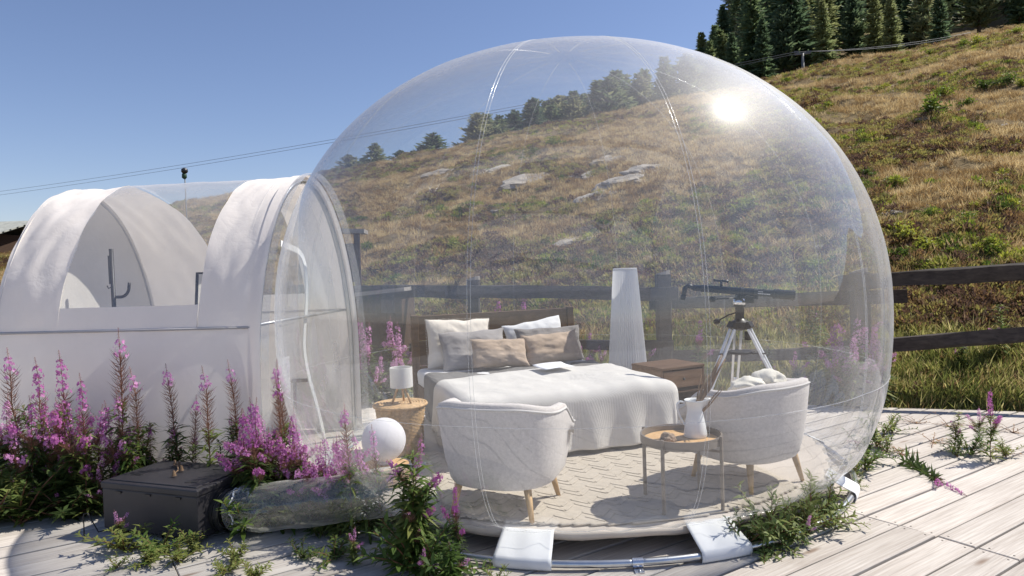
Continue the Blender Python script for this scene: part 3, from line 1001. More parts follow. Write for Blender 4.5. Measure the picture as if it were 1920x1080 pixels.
# ------------------------------------------------------------------ cableway
P_L = Vector((-68, 91, 14.1)); 
pyp = atY(1505, 100, 50.5)
py = thing('cableway_pylon', (pyp.x, pyp.y, T(pyp.x, pyp.y) - .2), 0, 'thin grey cableway pylon on the crest before the forest', 'pylon')
hgt = pyp.z - T(pyp.x, pyp.y) + .2
mb = MB(); mb.tube([(0, 0, 0), (0, 0, hgt)], [.13, .1], 8); mb.build('mast', 'pylon', py)
mb = MB(); mb.bar((-.55, 0, hgt - .05), (.55, 0, hgt + .02), .12, .14); mb.build('crossarm', 'pylon', py, smooth=False)
for s in (-1, 1):
    mb = MB(); mb.box((s * .45, 0, hgt + .1), (.16, .07, .06)); mb.build('pulley', 'pylon', py, smooth=False)
for k, (dz, du) in enumerate(((.0, 0), (-.55, .0))):
    a = P_L + Vector((-20, 8, dz - .6)); c = Vector((pyp.x + (.45 if k else -.45), pyp.y, pyp.z + .12))
    e = Vector((36, 54, 18.4 + dz * .3))
    path = []
    for t in np.linspace(0, 1, 30):
        p = a.lerp(c, t); p.z -= 4 * t * (1 - t) * 1.0; path.append(p)
    for t in np.linspace(0, 1, 10)[1:]:
        p = c.lerp(e, t); p.z -= 4 * t * (1 - t) * .3; path.append(p)
    mb = MB(); mb.tube(path, .017, 5)
    o = mb.build('cable', 'cable', None)
    tag(o, ('upper' if k == 0 else 'lower') + ' steel cableway line crossing the blue sky', 'cable', 'cableway lines')
# ------------------------------------------------------------------ small unidentified device on a pole behind the tunnel
p = atY(347, 342, 16)
t = thing('pole_device', (p.x, p.y, T(p.x, p.y)), 0, 'tiny dark green lamp-like head on a thin pole behind the tunnel roof', 'lamp pole')
zt = atY(347, 319, 16).z - T(p.x, p.y)
mb = MB(); mb.tube([(0, 0, 0), (0, 0, zt - .12)], .012, 6); mb.build('pole', 'pylon', t)
mb = MB(); mb.lathe([(.025, -.2), (.055, -.17), (.05, -.09), (.03, -.07)], 12, (-.01, 0, zt)); mb.build('neck', 'snow_green', t)
mb = MB(); mb.lathe([(.05, -.07), (.075, -.03), (.065, .03), (.02, .05)], 12, (0, 0, zt)); mb.build('head', 'black', t)

# ------------------------------------------------------------------ chalet at far left
b = atY(-72, 490, 34)
hz = T(b.x, b.y)
ch = thing('chalet', (b.x, b.y, hz - 1.35), 0, 'dark timber chalet with slate roof at the far left edge', 'house')
mb = MB(); mb.box((0, 0, .8), (3.4, 2.5, .8)); mb.build('base_wall', 'concrete', ch, smooth=False)
mb = MB(); mb.box((0, 0, 2.05), (3.38, 2.48, .45)); mb.build('timber_wall', 'hutwood', ch, smooth=False)
for k in range(4):
    x = -2.5 + 1.6 * k
    w = MB(); w.box((x, -2.52, 1.5), (.42, .04, .16)); wo = w.build('window', 'hutwood', ch, smooth=False)
    w = MB(); w.box((x, -2.57, 1.5), (.37, .02, .12)); w.build('pane', 'glass', wo, smooth=False)
roof = None
for s in (-1, 1):
    for k in range(7):
        y0 = s * (3.3 - k * .47); z0 = 2.35 + k * .13
        mb = MB(); mb.bar((-4.0 + .05 * (k % 2), y0, z0), (4.0, y0, z0), .62, .06, up=(0, s * .27, 1))
        mb.build('slate_course', 'slate', ch, smooth=False)
mb = MB(); mb.box((-1.35, 0, 3.6), (.35, .35, .9)); mb.build('chimney', 'hutwood', ch, smooth=False)

# ------------------------------------------------------------------ dark wooden bin behind the dome
p = atY(708, 545, 9.6)
gz = T(p.x, p.y)
bn = thing('wooden_bin', (p.x, p.y, gz - .1), RAD(-8), 'dark plank bin with slanted lid behind the dome, left of the bed', 'bin')
hh = p.z - gz + .1
k = 0
for i in range(8):
    x = -.38 + i * .108
    mb = MB(); mb.box((x, -.3, (hh - .12) / 2), (.052, .012, (hh - .12) / 2 + random.uniform(-.01, .01))); mb.build('plank', 'hutwood', bn, smooth=False)
for s in (-1, 1):
    mb = MB(); mb.box((s * .42, 0, (hh - .12) / 2), (.012, .3, (hh - .12) / 2)); mb.build('side_panel', 'hutwood', bn, smooth=False)
mb = MB(); mb.box((0, .3, (hh - .08) / 2), (.43, .012, (hh - .08) / 2)); mb.build('back_panel', 'hutwood', bn, smooth=False)
mb = MB(); mb.bar((-.52, 0, hh - .06), (.5, 0, hh + .02), .8, .05); mb.build('lid', 'fencetop', bn, smooth=False)
# ------------------------------------------------------------------ little roofed board behind the tunnel hoop
p = atY(640, 436, 12.5)
gz = T(p.x, p.y)
rb = thing('roofed_post', (p.x, p.y, gz - .1), RAD(5), 'small dark roof on posts peeping out behind the tunnel hoop', 'shelter')
hh = p.z - gz + .1
for s in (-1, 1):
    mb = MB(); mb.box((s * .25 + .02, 0, hh / 2), (.05, .05, hh / 2 - .02)); mb.build('post', 'hutwood', rb, smooth=False)
mb = MB(); mb.bar((-.5, 0, hh + .05), (.44, 0, hh), .6, .07); mb.build('roof', 'fencetop', rb, smooth=False)
mb = MB(); mb.box((0.02, .06, hh - .55), (.2, .015, .35)); mb.build('board', 'hutwood', rb, smooth=False)

# ------------------------------------------------------------------ heath and grass cover (uncountable)
def tuft(seed, n, h, spread, w, mat, curl=.5):
    r = random.Random(seed); mb = MB()
    for k in range(n):
        az = r.uniform(0, 6.28); rad = spread * math.sqrt(r.random())
        p = Vector((rad * math.cos(az), rad * math.sin(az), -.02))
        d = rdir(r.uniform(.7, 1.5), r.uniform(0, 6.28))
        ln = h * r.uniform(.5, 1.15)
        sd = d.cross(Vector((math.cos(az * 3), math.sin(az * 3), .2)))
        if sd.length < .05: continue
        leaf(mb, p, d, sd, ln, w * r.uniform(.7, 1.3), curl * r.uniform(.2, 1.3))
    return mb.mesh('tuft', mat)
def cushion(seed, n, mat):
    r = random.Random(seed); mb = MB()
    for k in range(n):
        az = r.uniform(0, 6.28); el = r.uniform(.05, 1.5)
        p = rdir(el, az) * r.uniform(.10, .2); p.z *= .6
        d = (rdir(el, az) + Vector((r.gauss(0, .5), r.gauss(0, .5), r.gauss(.2, .5)))).normalized()
        sd = d.cross(Vector((r.uniform(-1, 1), r.uniform(-1, 1), r.uniform(-1, 1))))
        if sd.length < .05: continue
        leaf(mb, p, d, sd, r.uniform(.04, .09), r.uniform(.015, .035), .1)
    return mb.mesh('cushion', mat)
src = bpy.data.collections.new('cover_sources')
cover_meshes = [tuft(1, 34, .24, .15, .010, 'grass_dry'), tuft(2, 30, .30, .13, .009, 'grass_dry', .9), tuft(3, 32, .20, .15, .013, 'grass_green'),
                cushion(4, 110, 'heath'), cushion(5, 110, 'heath'), cushion(6, 100, 'bushleaf'), tuft(7, 22, .42, .12, .012, 'grass_green', .8), tuft(8, 34, .26, .15, .014, 'lush', .7), tuft(9, 26, .40, .13, .013, 'lush', .9)]
for i, mm in enumerate(cover_meshes):
    o = bpy.data.objects.new('cover_%02d' % i, mm)
    src.objects.link(o)
def scatter(name, pts, scl, idx, label, cat):
    me = bpy.data.meshes.new(name)
    me.from_pydata([tuple(p) for p in pts], [], [])
    at = me.attributes.new('scl', 'FLOAT', 'POINT'); at.data.foreach_set('value', np.asarray(scl, np.float32))
    at = me.attributes.new('idx', 'INT', 'POINT'); at.data.foreach_set('value', np.asarray(idx, np.int32))
    rot = np.zeros((len(pts), 3), np.float32); rot[:, 2] = rng.uniform(0, 6.28, len(pts)); rot[:, 0] = rng.normal(0, .12, len(pts))
    at = me.attributes.new('rot', 'FLOAT_VECTOR', 'POINT'); at.data.foreach_set('vector', rot.ravel())
    o = link(name, me)
    ng = bpy.data.node_groups.new(name, 'GeometryNodeTree')
    ng.interface.new_socket('Geometry', in_out='INPUT', socket_type='NodeSocketGeometry')
    ng.interface.new_socket('Geometry', in_out='OUTPUT', socket_type='NodeSocketGeometry')
    gi = ng.nodes.new('NodeGroupInput'); go = ng.nodes.new('NodeGroupOutput')
    iop = ng.nodes.new('GeometryNodeInstanceOnPoints'); ci = ng.nodes.new('GeometryNodeCollectionInfo')
    ci.inputs['Collection'].default_value = src
    ci.inputs['Separate Children'].default_value = True
    ci.inputs['Reset Children'].default_value = True
    def attr(nm, ty):
        a = ng.nodes.new('GeometryNodeInputNamedAttribute'); a.data_type = ty; a.inputs['Name'].default_value = nm
        return [s for s in a.outputs if s.enabled and s.name == 'Attribute'][0]
    ng.links.new(gi.outputs[0], iop.inputs['Points'])
    ng.links.new(ci.outputs[0], iop.inputs['Instance'])
    iop.inputs['Pick Instance'].default_value = True
    ng.links.new(attr('idx', 'INT'), iop.inputs['Instance Index'])
    ng.links.new(attr('rot', 'FLOAT_VECTOR'), iop.inputs['Rotation'])
    ng.links.new(attr('scl', 'FLOAT'), iop.inputs['Scale'])
    ng.links.new(iop.outputs[0], go.inputs[0])
    md = o.modifiers.new('scatter', 'NODES'); md.node_group = ng
    tag(o, label, cat, kind='stuff')
    return o
NP = 62000
yy = 7.0 + (rng.random(NP) ** 1.25) * 41
aa = rng.uniform(-.84, .84, NP)
xx = aa * yy
keep = yy > (8.62 - .354 * np.clip(xx, -7, 9))
xx, yy = xx[keep], yy[keep]
nb = 11000
xb = rng.uniform(-4, 8.5, nb); yb = 8.62 - .354 * np.clip(xb, -7, 9) + rng.random(nb) ** 1.3 * 3.2
xx = np.concatenate([xx, xb]); yy = np.concatenate([yy, yb])
zz = terrain(xx, yy)
e = yy - (8.6 - .354 * np.clip(xx, -7, 9))
patch = fbm(xx * .22, yy * .22, 21); patch2 = fbm(xx * .6, yy * .6, 33)
r1 = rng.random(len(xx))
idx = np.where(patch > .515, np.where(r1 < .6, 0, 1), np.where(patch2 > .5, np.where(r1 < .55, 3, 4), np.where(r1 < .5, 2, 5)))
idx = np.where(r1 > .84, np.where(r1 > .93, 1, 0), idx)
idx = np.where((idx == 5) & (rng.random(len(xx)) < .55), 3, idx)
idx = np.where((idx == 2) & (rng.random(len(xx)) < .45), 0, idx)
near = e < 1.7
idx = np.where(near & (r1 < .8), np.where(r1 < .5, 7, 8), idx)
scl = rng.uniform(.4, .95, len(xx)) * (1 + .012 * yy) * np.where(near, .95, 1.0)
bare = (fbm(xx * .5, yy * .5, 55) > .63) & (e > 1.2)
sel = ~bare | (r1 < .3)
# keep the line in front of the fence lower rail from towering
scatter('heath_cover', np.stack([xx, yy, zz], 1)[sel], scl[sel], idx[sel], 'dry grass, heather and low green cushions covering the hillside', 'grass')
# ------------------------------------------------------------------ entrance tunnel of canvas
TP0 = Vector((-1.87, 5.0, 0)); TA = Vector((-.9916, .129, 0)).normalized(); TB = Vector((.129, .9916, 0)).normalized()
TW, TLEN, TH, TSP = 2.02, 2.16, 2.43, .85
AEX = 2 / 1.88
def tpt(t, s, z):
    return TP0 + TA * t + TB * s + Vector((0, 0, z))
def arch(w):
    """w in 0..1 runs from the near foot over the top to the far foot -> (s, z)"""
    wall = TSP; arc = math.pi / 2 * (TW / 2 + TH - TSP) * 1.0
    tot = 2 * wall + arc
    d = w * tot
    if d < wall: return 0.0, d
    if d > wall + arc: return TW, max(0, tot - d)
    th = (d - wall) / arc * math.pi
    ct = math.cos(th)
    return TW / 2 - TW / 2 * math.copysign(abs(ct) ** AEX, ct), TSP + (TH - TSP) * math.sin(th) ** AEX
_wall = TSP; _arc = math.pi / 2 * (TW / 2 + TH - TSP); _tot = 2 * _wall + _arc
def w_of_z(z):
    if z <= TSP: return z / _tot
    th = math.asin(min(1, ((z - TSP) / (TH - TSP)) ** (1 / AEX)))
    return (_wall + th / math.pi * _arc) / _tot
tun = thing('entrance_tunnel', (0, 0, 0), 0, 'white canvas arched entrance tunnel with clear middle band, joined to the dome', 'tunnel tent')
def tsheet(t0, t1, w0, w1, name, mat, nt=26, nw=46, wr=.012, off=0.0, parent=tun, sag=0):
    def fn(a, b):
        w = w0 + (w1 - w0) * b
        ta, tb_ = (f(w) if callable(f) else f for f in (t0, t1))
        t = ta + (tb_ - ta) * a
        s, z = arch(w)
        s2, z2 = arch(min(1, w + .004)); s1, z1 = arch(max(0, w - .004))
        tv = Vector((s2 - s1, z2 - z1)); tv.normalize()
        n = (-tv[1], tv[0])
        k = mnoise.noise(Vector((t * 2.2, w * 9, 3.3))) * wr + mnoise.noise(Vector((t * 7, w * 22, 1.1))) * wr * .35
        k += abs(mnoise.noise(Vector((t * 5 + w * 16, w * 5 - t * 3, 8.1)))) * wr * .9
        k -= sag * math.sin(math.pi * t / TLEN)
        return tpt(t, s + n[0] * (k + off), max(.01, z + n[1] * (k + off)))
    mb = MB(); mb.grid(fn, nt, nw)
    return mb.build(name, mat, parent)
wz = w_of_z(1.40)
wz0 = w_of_z(1.235)
tsheet(0, .47, wz0, 1 - wz0, 'roof_panel', 'canvas', 22, 90, .02, sag=.01)
TR0 = lambda w: 1.60 - .24 * float(sstep(w, .5, .72))
tsheet(TR0, TLEN, wz0, 1 - wz0, 'roof_panel', 'canvas', 22, 90, .03, sag=.01)
tsheet(.47, TR0, wz, 1 - wz, 'clear_roof_panel', 'film2', 24, 60, .008)
tsheet(.47, 1.60, wz0, wz, 'window_sill_panel', 'canvas', 24, 8, .012)
tsheet(.47, 1.60, 1 - wz, 1 - wz0, 'window_sill_panel', 'canvas', 24, 8, .012)
tsheet(0, TLEN, 0, wz0, 'side_wall', 'canvas', 40, 26, .012)
tsheet(0, TLEN, 1 - wz0, 1, 'side_wall', 'canvas', 40, 26, .012)
# rear end wall of canvas
def endwall(t, mat, name, bulge=0.0):
    prof = [arch(k / 48) for k in range(49)]
    mb = MB(); vs = []; fs = []
    rings = 8
    for (s, z) in prof:
        for r_ in range(rings):
            f = r_ / (rings - 1)
            cs, cz = TW / 2, .9
            ss = s + (cs - s) * f * .999; z2 = z + (cz - z) * f * .999
            k = bulge * math.sin(math.pi / 2 * f) + .008 * mnoise.noise(Vector((ss * 4, z2 * 2, t)))
            vs.append(tpt(t + k, ss, z2))
    for i in range(48):
        for r_ in range(rings - 1):
            fs.append((i * rings + r_, (i + 1) * rings + r_, (i + 1) * rings + r_ + 1, i * rings + r_ + 1))
    mb.add(vs, fs)
    return mb.build(name, mat, tun)
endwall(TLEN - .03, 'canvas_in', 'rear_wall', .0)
endwall(.16, 'film2', 'clear_front_wall', .02)
for t in (.02, TLEN - .02):
    mb = MB()
    path = [tpt(t, *(lambda sz: (TW / 2 + (sz[0] - TW / 2) * .955, sz[1] - .035))(arch(k / 60))) for k in range(61)]
    mb.tube(path, .024 if t == .02 else .017, 8)
    mb.build('hoop', 'greybar' if t != .02 else 'steel', tun)
# white sleeve round the front hoop
tsheet(-.035, .06, 0, 1, 'hoop_sleeve', 'canvas', 4, 90, .0, off=.014)
tsheet(-.11, -.04, .0, 1, 'dome_collar', 'seam', 4, 90, .0, off=.03)
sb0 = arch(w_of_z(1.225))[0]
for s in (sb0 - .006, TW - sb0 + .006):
    mb = MB(); mb.tube([tpt(.05, s, 1.225), tpt(TLEN - .03, s, 1.225)], .010, 8); mb.build('side_seam_shadow', 'hem_shade', tun)  # grey strip painting the bar's soft shadow line on the seam
mb = MB(); mb.tube([tpt(.10, sb0 + .02, 1.225), tpt(.10, TW - sb0 - .02, 1.225)], .013, 8); mb.build('cross_bar', 'greybar', tun)
# zip of the clear front door
def on_tplane(u, v, t=.14):
    d = ray(u, v); n = TA
    p0 = TP0 + TA * t
    k = (p0 - EYE).dot(n) / d.dot(n)
    return EYE + d * k
zp = [(526, 456), (545, 464), (562, 474), (572, 500), (575, 560), (571, 620), (571, 660), (580, 710), (594, 760), (606, 810), (612, 850)]
zl = [on_tplane(u, v, .135) for u, v in zp]
sm = []
for i in range(len(zl) - 1):
    a = zl[max(0, i - 1)]; b = zl[i]; c = zl[i + 1]; d = zl[min(len(zl) - 1, i + 2)]
    for k in range(6):
        t = k / 6
        sm.append(.5 * ((2 * b) + (c - a) * t + (2 * a - 5 * b + 4 * c - d) * t * t + (3 * b - a - 3 * c + d) * t ** 3))
sm.append(zl[-1])
mb = MB()
for i in range(len(sm) - 1):
    pass
vs = []; fs = []
for i, p in enumerate(sm):
    d = (sm[min(i + 1, len(sm) - 1)] - sm[max(0, i - 1)]).normalized()
    w = d.cross(TA).normalized() * .026
    for q in (p - w - TA * .004, p + w - TA * .004, p + w + TA * .004, p - w + TA * .004):
        vs.append(q)
for i in range(len(sm) - 1):
    for k in range(4):
        fs.append((i * 4 + k, i * 4 + (k + 1) % 4, (i + 1) * 4 + (k + 1) % 4, (i + 1) * 4 + k))
mb.add(vs, fs)
mb.build('door_zip', 'strap', tun, smooth=False)
# notice taped inside the clear front
c = on_tplane(533, 704, .155)
mb = MB(); mb.box((0, 0, 0), (.105, .002, .15))
no = mb.build('paper_notice', 'notice', None, smooth=False)
no.location = c; no.rotation_euler = (0, 0, math.atan2(TB.y, TB.x))
tag(no, 'white printed sheet with lines of writing taped to the tunnel door film', 'notice')
# tunnel floor mat
mb = MB(); q = [tpt(.02, .05, 0), tpt(TLEN - .05, .05, 0), tpt(TLEN - .05, TW - .05, 0), tpt(.02, TW - .05, 0)]
mb.add([(p.x, p.y, .012) for p in q] + [(p.x, p.y, .006) for p in q], [(3, 2, 1, 0), (4, 5, 6, 7), (0, 1, 5, 4), (1, 2, 6, 5), (2, 3, 7, 6), (3, 0, 4, 7)])
mb.build('floor_mat', 'skirt', tun, smooth=False)

# coat stand inside
p = atY(212, 540, 6.15)
cs = thing('coat_stand', (p.x, p.y, .012), RAD(12), 'black coat stand with curved hooks behind the clear tunnel window', 'coat stand')
zt = atY(213, 469, 6.15).z
mb = MB(); mb.tube([(0, 0, 0), (0, 0, zt)], .019, 8); mb.build('pole', 'blackmetal', cs)
mb = MB(); mb.tube([(-.014, 0, zt - .31), (-.014, 0, zt - .06)], .017, 8); mb.build('sleeve', 'blackmetal', cs)
for sx, zz_, ln in ((1, 1.44, .13), (-1, 1.22, .12), (-1, .9, .12), (1, 1.0, .12)):
    path = [(0, 0, zz_)]
    for k in range(9):
        a = math.pi / 2 * k / 8
        path.append((sx * (ln * .45 + ln * .55 * math.sin(a)), 0, zz_ + ln * .7 * (1 - math.cos(a))))
    path.append((path[-1][0] + sx * .004, 0, path[-1][2] + .035))
    mb = MB(); mb.tube(path, .0135, 8); mb.build('hook', 'blackmetal', cs)
mb = MB(); mb.tube([(-.01, -.01, 1.53), (-.03, -.02, 1.52), (-.04, -.02, 1.545)], .006, 6); mb.build('small_hook', 'blackmetal', cs)
mb = MB(); mb.lathe([(.17, 0), (.17, .018), (.03, .03)], 24); mb.build('base', 'blackmetal', cs)
# mirror inside
p = atY(366, 560, 6.35)
mr = thing('standing_mirror', (p.x, p.y, .012), RAD(-20), 'black framed standing mirror behind the clear tunnel window', 'mirror')
zt = atY(362, 513, 6.35).z
w = .13
tl = Matrix.Rotation(RAD(-6), 4, 'X')
mb = MB()
for a, b in (((-w, 0, .05), (-w, 0, zt)), ((w, 0, .05), (w, 0, zt)), ((-w - .008, 0, zt), (w + .008, 0, zt)), ((-w - .008, 0, .05), (w + .008, 0, .05))):
    mb.bar(tl @ Vector(a), tl @ Vector(b), .018, .018, up=(0, 1, 0))
mb.build('frame', 'blackmetal', mr, smooth=False)
mb = MB(); mb.box(tl @ Vector((0, .004, (zt + .05) / 2)), (w - .008, .003, (zt - .05) / 2 - .01), tl.to_3x3()); mb.build('mirror_glass', 'mirror', mr, smooth=False)
mb = MB(); mb.bar((0, .04, zt * .7), (0, .3, 0), .025, .02); mb.build('rear_leg', 'blackmetal', mr, smooth=False)
# dark stool inside the tunnel
p = on_tplane(583, 745, .55)
st = thing('dark_stool', (p.x, p.y, .012), RAD(10), 'small dark stool inside the tunnel behind the zip', 'stool')
mb = MB(); mb.box((0, 0, .50), (.17, .14, .018)); mb.build('seat', 'darkwood', st, smooth=False, bevel=.004)
for sx in (-1, 1):
    for sy in (-1, 1):
        mb = MB(); mb.bar((sx * .14, sy * .11, .482), (sx * .155, sy * .125, 0), .03, .03); mb.build('leg', 'darkwood', st, smooth=False)

# ------------------------------------------------------------------ clear dome
def dome_r(z, ang=0.0):
    if z >= BZC:
        k = (z - BZC) / BRZ
        return BR * max(0, 1 - k ** 2.18) ** (1 / 2.18)
    s = (BZC - z) / (BZC - BZB)
    return BRB + (BR - BRB) * max(0, 1 - s ** 2.1) ** .5
def dome_pt(phi, z, off=0.0):
    """phi: 0 towards the camera, positive to the right"""
    low = math.exp(-((z - BZB) / .22) ** 2)
    r = dome_r(z) + off + low * (.014 * math.sin(phi * 37 + 2 * math.sin(phi * 5)) + .01 * math.sin(phi * 83)) - .0
    r -= .012 * (abs(math.cos(6 * (phi + RAD(18)))) ** 12) * math.exp(-((z - BZC) / 1.2) ** 2)
    r += .003 * mnoise.noise(Vector((math.sin(phi) * 2.2, math.cos(phi) * 2.2, z * 1.6))) * (1 if z < 2.9 else max(0, (3.2 - z) / .3))
    return Vector((BC.x + r * math.sin(phi), BC.y - r * math.cos(phi), z))
dome = thing('clear_dome', (BC.x, BC.y, 0), 0, 'large transparent inflated bubble dome holding a bedroom on the deck', 'bubble tent')
DI = Matrix.Translation((-BC.x, -BC.y, 0))
def dchild(o):
    o.parent = dome; o.matrix_parent_inverse = DI
    return o
zl_ = [BZB + (BZC - BZB) * (k / 26) for k in range(26)] + [BZC + BRZ * math.sin(math.pi / 2 * k / 60) for k in range(61)]
NPH = 288
mb = MB(); vs = []; fs = []
for z in zl_[:-1]:
    for k in range(NPH):
        vs.append(dome_pt(2 * math.pi * k / NPH, z))
nr = len(zl_) - 1
for i in range(nr - 1):
    for k in range(NPH):
        fs.append((i * NPH + k, i * NPH + (k + 1) % NPH, (i + 1) * NPH + (k + 1) % NPH, (i + 1) * NPH + k))
vs.append((BC.x, BC.y, BZC + BRZ)); ap = len(vs) - 1
for k in range(NPH):
    fs.append(((nr - 1) * NPH + k, (nr - 1) * NPH + (k + 1) % NPH, ap))
mb.add(vs, fs)
skin = dchild(mb.build('skin', 'film', None))
# welded seams: twin ribs on every gore
for g in range(12):
    ph = RAD(-18 + 30 * g)
    for dlt in (-.0042, .0042):
        if g not in (0, 1, 2, 11) and dlt > 0: continue
        path = [dome_pt(ph + dlt / max(.25, dome_r(z) / BR), z, .002) for z in zl_[1:-2:1]]
        mb = MB(); mb.tube(path, .0013, 5, False)
        dchild(mb.build('seam', 'seam', None))
for z in (.80, .17):
    path = [dome_pt(2 * math.pi * k / 180, z, .002) for k in range(181)]
    mb = MB(); mb.tube(path, .0013, 5, False)
    dchild(mb.build('girth_seam', 'seam', None))
# floor sheet and hanging skirt
mb = MB(); vs = []; fs = []
n = 160
def wob(a):
    return .012 * math.sin(a * 9 + 1) + .008 * math.sin(a * 23) + .005 * math.sin(a * 41 + 2)
rings = [(.02, .143), (1.0, .143), (1.80, .143), (1.868, .147), (1.885, .138), (1.887, .118), (1.87, .098), (1.2, .10), (.02, .10)]
for r, z in rings:
    for k in range(n):
        a = 2 * math.pi * k / n
        w = wob(a) if r > 1.84 else 0
        vs.append((BC.x + (r + w * .5) * math.sin(a), BC.y - (r + w * .5) * math.cos(a), z + (w * .6 if .09 < z < .145 and r > 1.84 else 0)))
for i in range(len(rings) - 1):
    for k in range(n):
        fs.append((i * n + k, i * n + (k + 1) % n, (i + 1) * n + (k + 1) % n, (i + 1) * n + k))
mb.add(vs, fs)
dchild(mb.build('floor_sheet', 'skirt', None))
# timber bearers carrying the floor
for k in range(-3, 4):
    o = k * .5
    hl = math.sqrt(max(0, 1.55 ** 2 - o * o))
    a = BC + DN * o - DD * hl; b = BC + DN * o + DD * hl
    mb = MB(); mb.bar((a.x, a.y, .052), (b.x, b.y, .052), .08, .092); dchild(mb.build('bearer', 'hutwood', None, smooth=False))
# ground ring of steel pipe, in sections, with sleeves
RR = 2.03
segs = [(-80, -29), (-29, 3.5), (3.5, 42), (42, 78), (78, 150), (150, 210), (210, 280)]
for a0, a1 in segs:
    path = [(BC.x + RR * math.sin(RAD(a)), BC.y - RR * math.cos(RAD(a)), .034) for a in np.linspace(a0, a1 - .15, 30)]
    mb = MB(); mb.tube(path, .021, 10); dchild(mb.build('ring_pipe', 'steel', None))
for a in (-29, 3.5, 42, 78):
    p = Vector((BC.x + RR * math.sin(RAD(a)), BC.y - RR * math.cos(RAD(a)), .034))
    td = Vector((math.cos(RAD(a)), math.sin(RAD(a)), 0)); rd = Vector((math.sin(RAD(a)), -math.cos(RAD(a)), 0))
    mb = MB(); mb.tube([p - td * .028, p + td * .028], .0265, 12); 
    mb.bar(p + rd * .02 - Vector((0, 0, .026)), p + rd * .06 - Vector((0, 0, .03)), .05, .006)
    c_ = dchild(mb.build('clamp', 'clamp', None, smooth=True, auto=40))
    mb = MB(); mb.lathe([(.009, 0), (.009, .006), (.005, .008)], 6, (p.x + rd.x * .047, p.y + rd.y * .047, .0075)); b_ = mb.build('bolt', 'steel', None); b_.parent = c_
# straps pulling the dome down to the ring
for a in (-13.5, 17.5, 58, -50, -86, 96, 140, 180, 220):
    hw = {-13.5: 4.4, 17.5: 4.3, 58: 2.8}.get(a, 3.6)
    def fn(i, j):
        aa_ = RAD(a - hw + 2 * hw * i)
        if j < .72:
            f = j / .72
            r = 1.872 + (RR + .016 - 1.872) * f; z = .152 - .088 * f - .006 * math.sin(math.pi * f) * (.5 + .5 * math.sin(i * 9 + a)) + .0015 * math.sin(i * 14)
        else:
            f = (j - .72) / .28
            th = f * math.pi * .92
            r = RR + .016 + .0 + .014 * math.sin(th); z = .034 + .030 * math.cos(th)
        return Vector((BC.x + r * math.sin(aa_), BC.y - r * math.cos(aa_), z))
    mb = MB(); mb.grid(fn, 16, 18)
    o = dchild(mb.build('tie_strap', 'strap', None))
    so = o.modifiers.new('thick', 'SOLIDIFY'); so.thickness = .003
# ------------------------------------------------------------------ bed
HL = Vector((-1.0, 6.90, 0)); HRt = Vector((.62, 7.45, 0))
BX = (HRt - HL).normalized(); BY = Vector((BX.y, -BX.x, 0)); BYAW = math.atan2(BX.y, BX.x)
BW, BLN = 1.71, 2.06
BEDM = Matrix.Translation((HL.x, HL.y, FLOOR)) @ Matrix.Rotation(BYAW, 4, 'Z') @ Matrix.Scale(-1, 4, (0, 1, 0))
def bp(x, y, z):
    """bed frame: x across from the left head post, y from head to foot, z above floor"""
    return HL + BX * x + BY * y + Vector((0, 0, FLOOR + z))
bed = thing('bed', (0, 0, 0), 0, 'dark brown wooden double bed with tall plank headboard', 'bed')
def bbar(x0, y0, z0, x1, y1, z1, name, mat, bevel=.006, parent=None):
    mb = MB()
    vs = [bp(x, y, z) for x in (x0, x1) for y in (y0, y1) for z in (z0, z1)]
    mb.add(vs, [(0, 1, 3, 2), (4, 6, 7, 5), (0, 4, 5, 1), (2, 3, 7, 6), (0, 2, 6, 4), (1, 5, 7, 3)])
    return mb.build(name, mat, parent if parent is not None else bed, smooth=False, bevel=bevel)
bbar(-.02, -.03, 0, .05, .04, 1.0, 'post', 'darkwood')
bbar(BW - .05, -.03, 0, BW + .02, .04, 1.0, 'post', 'darkwood')
bbar(.052, -.012, .745, BW - .052, .022, .99, 'headboard_plank', 'darkwood')
bbar(.052, -.012, .495, BW - .052, .022, .737, 'headboard_plank', 'darkwood')
bbar(.052, -.012, .22, BW - .052, .022, .487, 'headboard_plank', 'darkwood')
for x in (.0, BW - .035):
    bbar(x, .045, .16, x + .035, BLN - .02, .33, 'side_rail', 'darkwood')
bbar(.0, BLN - .018, .16, BW, BLN + .017, .33, 'foot_rail', 'darkwood')
for x in (.02, BW - .09):
    bbar(x, BLN - .1, 0, x + .07, BLN - .03, .158, 'leg', 'darkwood')
# mattress
def rounded_slab(fn_center, hx, hy, z0, z1, r, name, mat, n=10, puff=.0):
    mb = MB(); vs = []; fs = []
    prof = [(0, 0), (.5, 0)] 
    layers = []
    m = 6
    for k in range(m + 1):
        a = -math.pi / 2 + math.pi * k / m
        layers.append((r * (math.cos(a) - 1), (z0 + r if a < 0 else z1 - r) + r * math.sin(a)))
    per = []
    nq = 8
    for cx, cy, a0 in ((1, 1, 0), (-1, 1, 90), (-1, -1, 180), (1, -1, 270)):
        for k in range(nq + 1):
            a = RAD(a0 + 90 * k / nq); per.append((cx * (hx - .06) + .06 * math.cos(a), cy * (hy - .06) + .06 * math.sin(a)))
    P = len(per)
    for dr, z in layers:
        for x, y in per:
            f = 1 + dr / hx; g = 1 + dr / hy
            vs.append(fn_center(x * f, y * g, z))
    for i in range(m):
        for k in range(P):
            fs.append((i * P + k, i * P + (k + 1) % P, (i + 1) * P + (k + 1) % P, (i + 1) * P + k))
    fs.append(tuple(range(P))[::-1]); fs.append(tuple(m * P + k for k in range(P)))
    mb.add(vs, fs)
    return mb.build(name, mat, None, auto=50)
mt = rounded_slab(lambda x, y, z: bp(BW / 2 + x, .05 + BLN / 2 + y - .03, z), BW / 2 - .005, BLN / 2 - .02, .30, .475, .05, 'mattress', 'sheet')
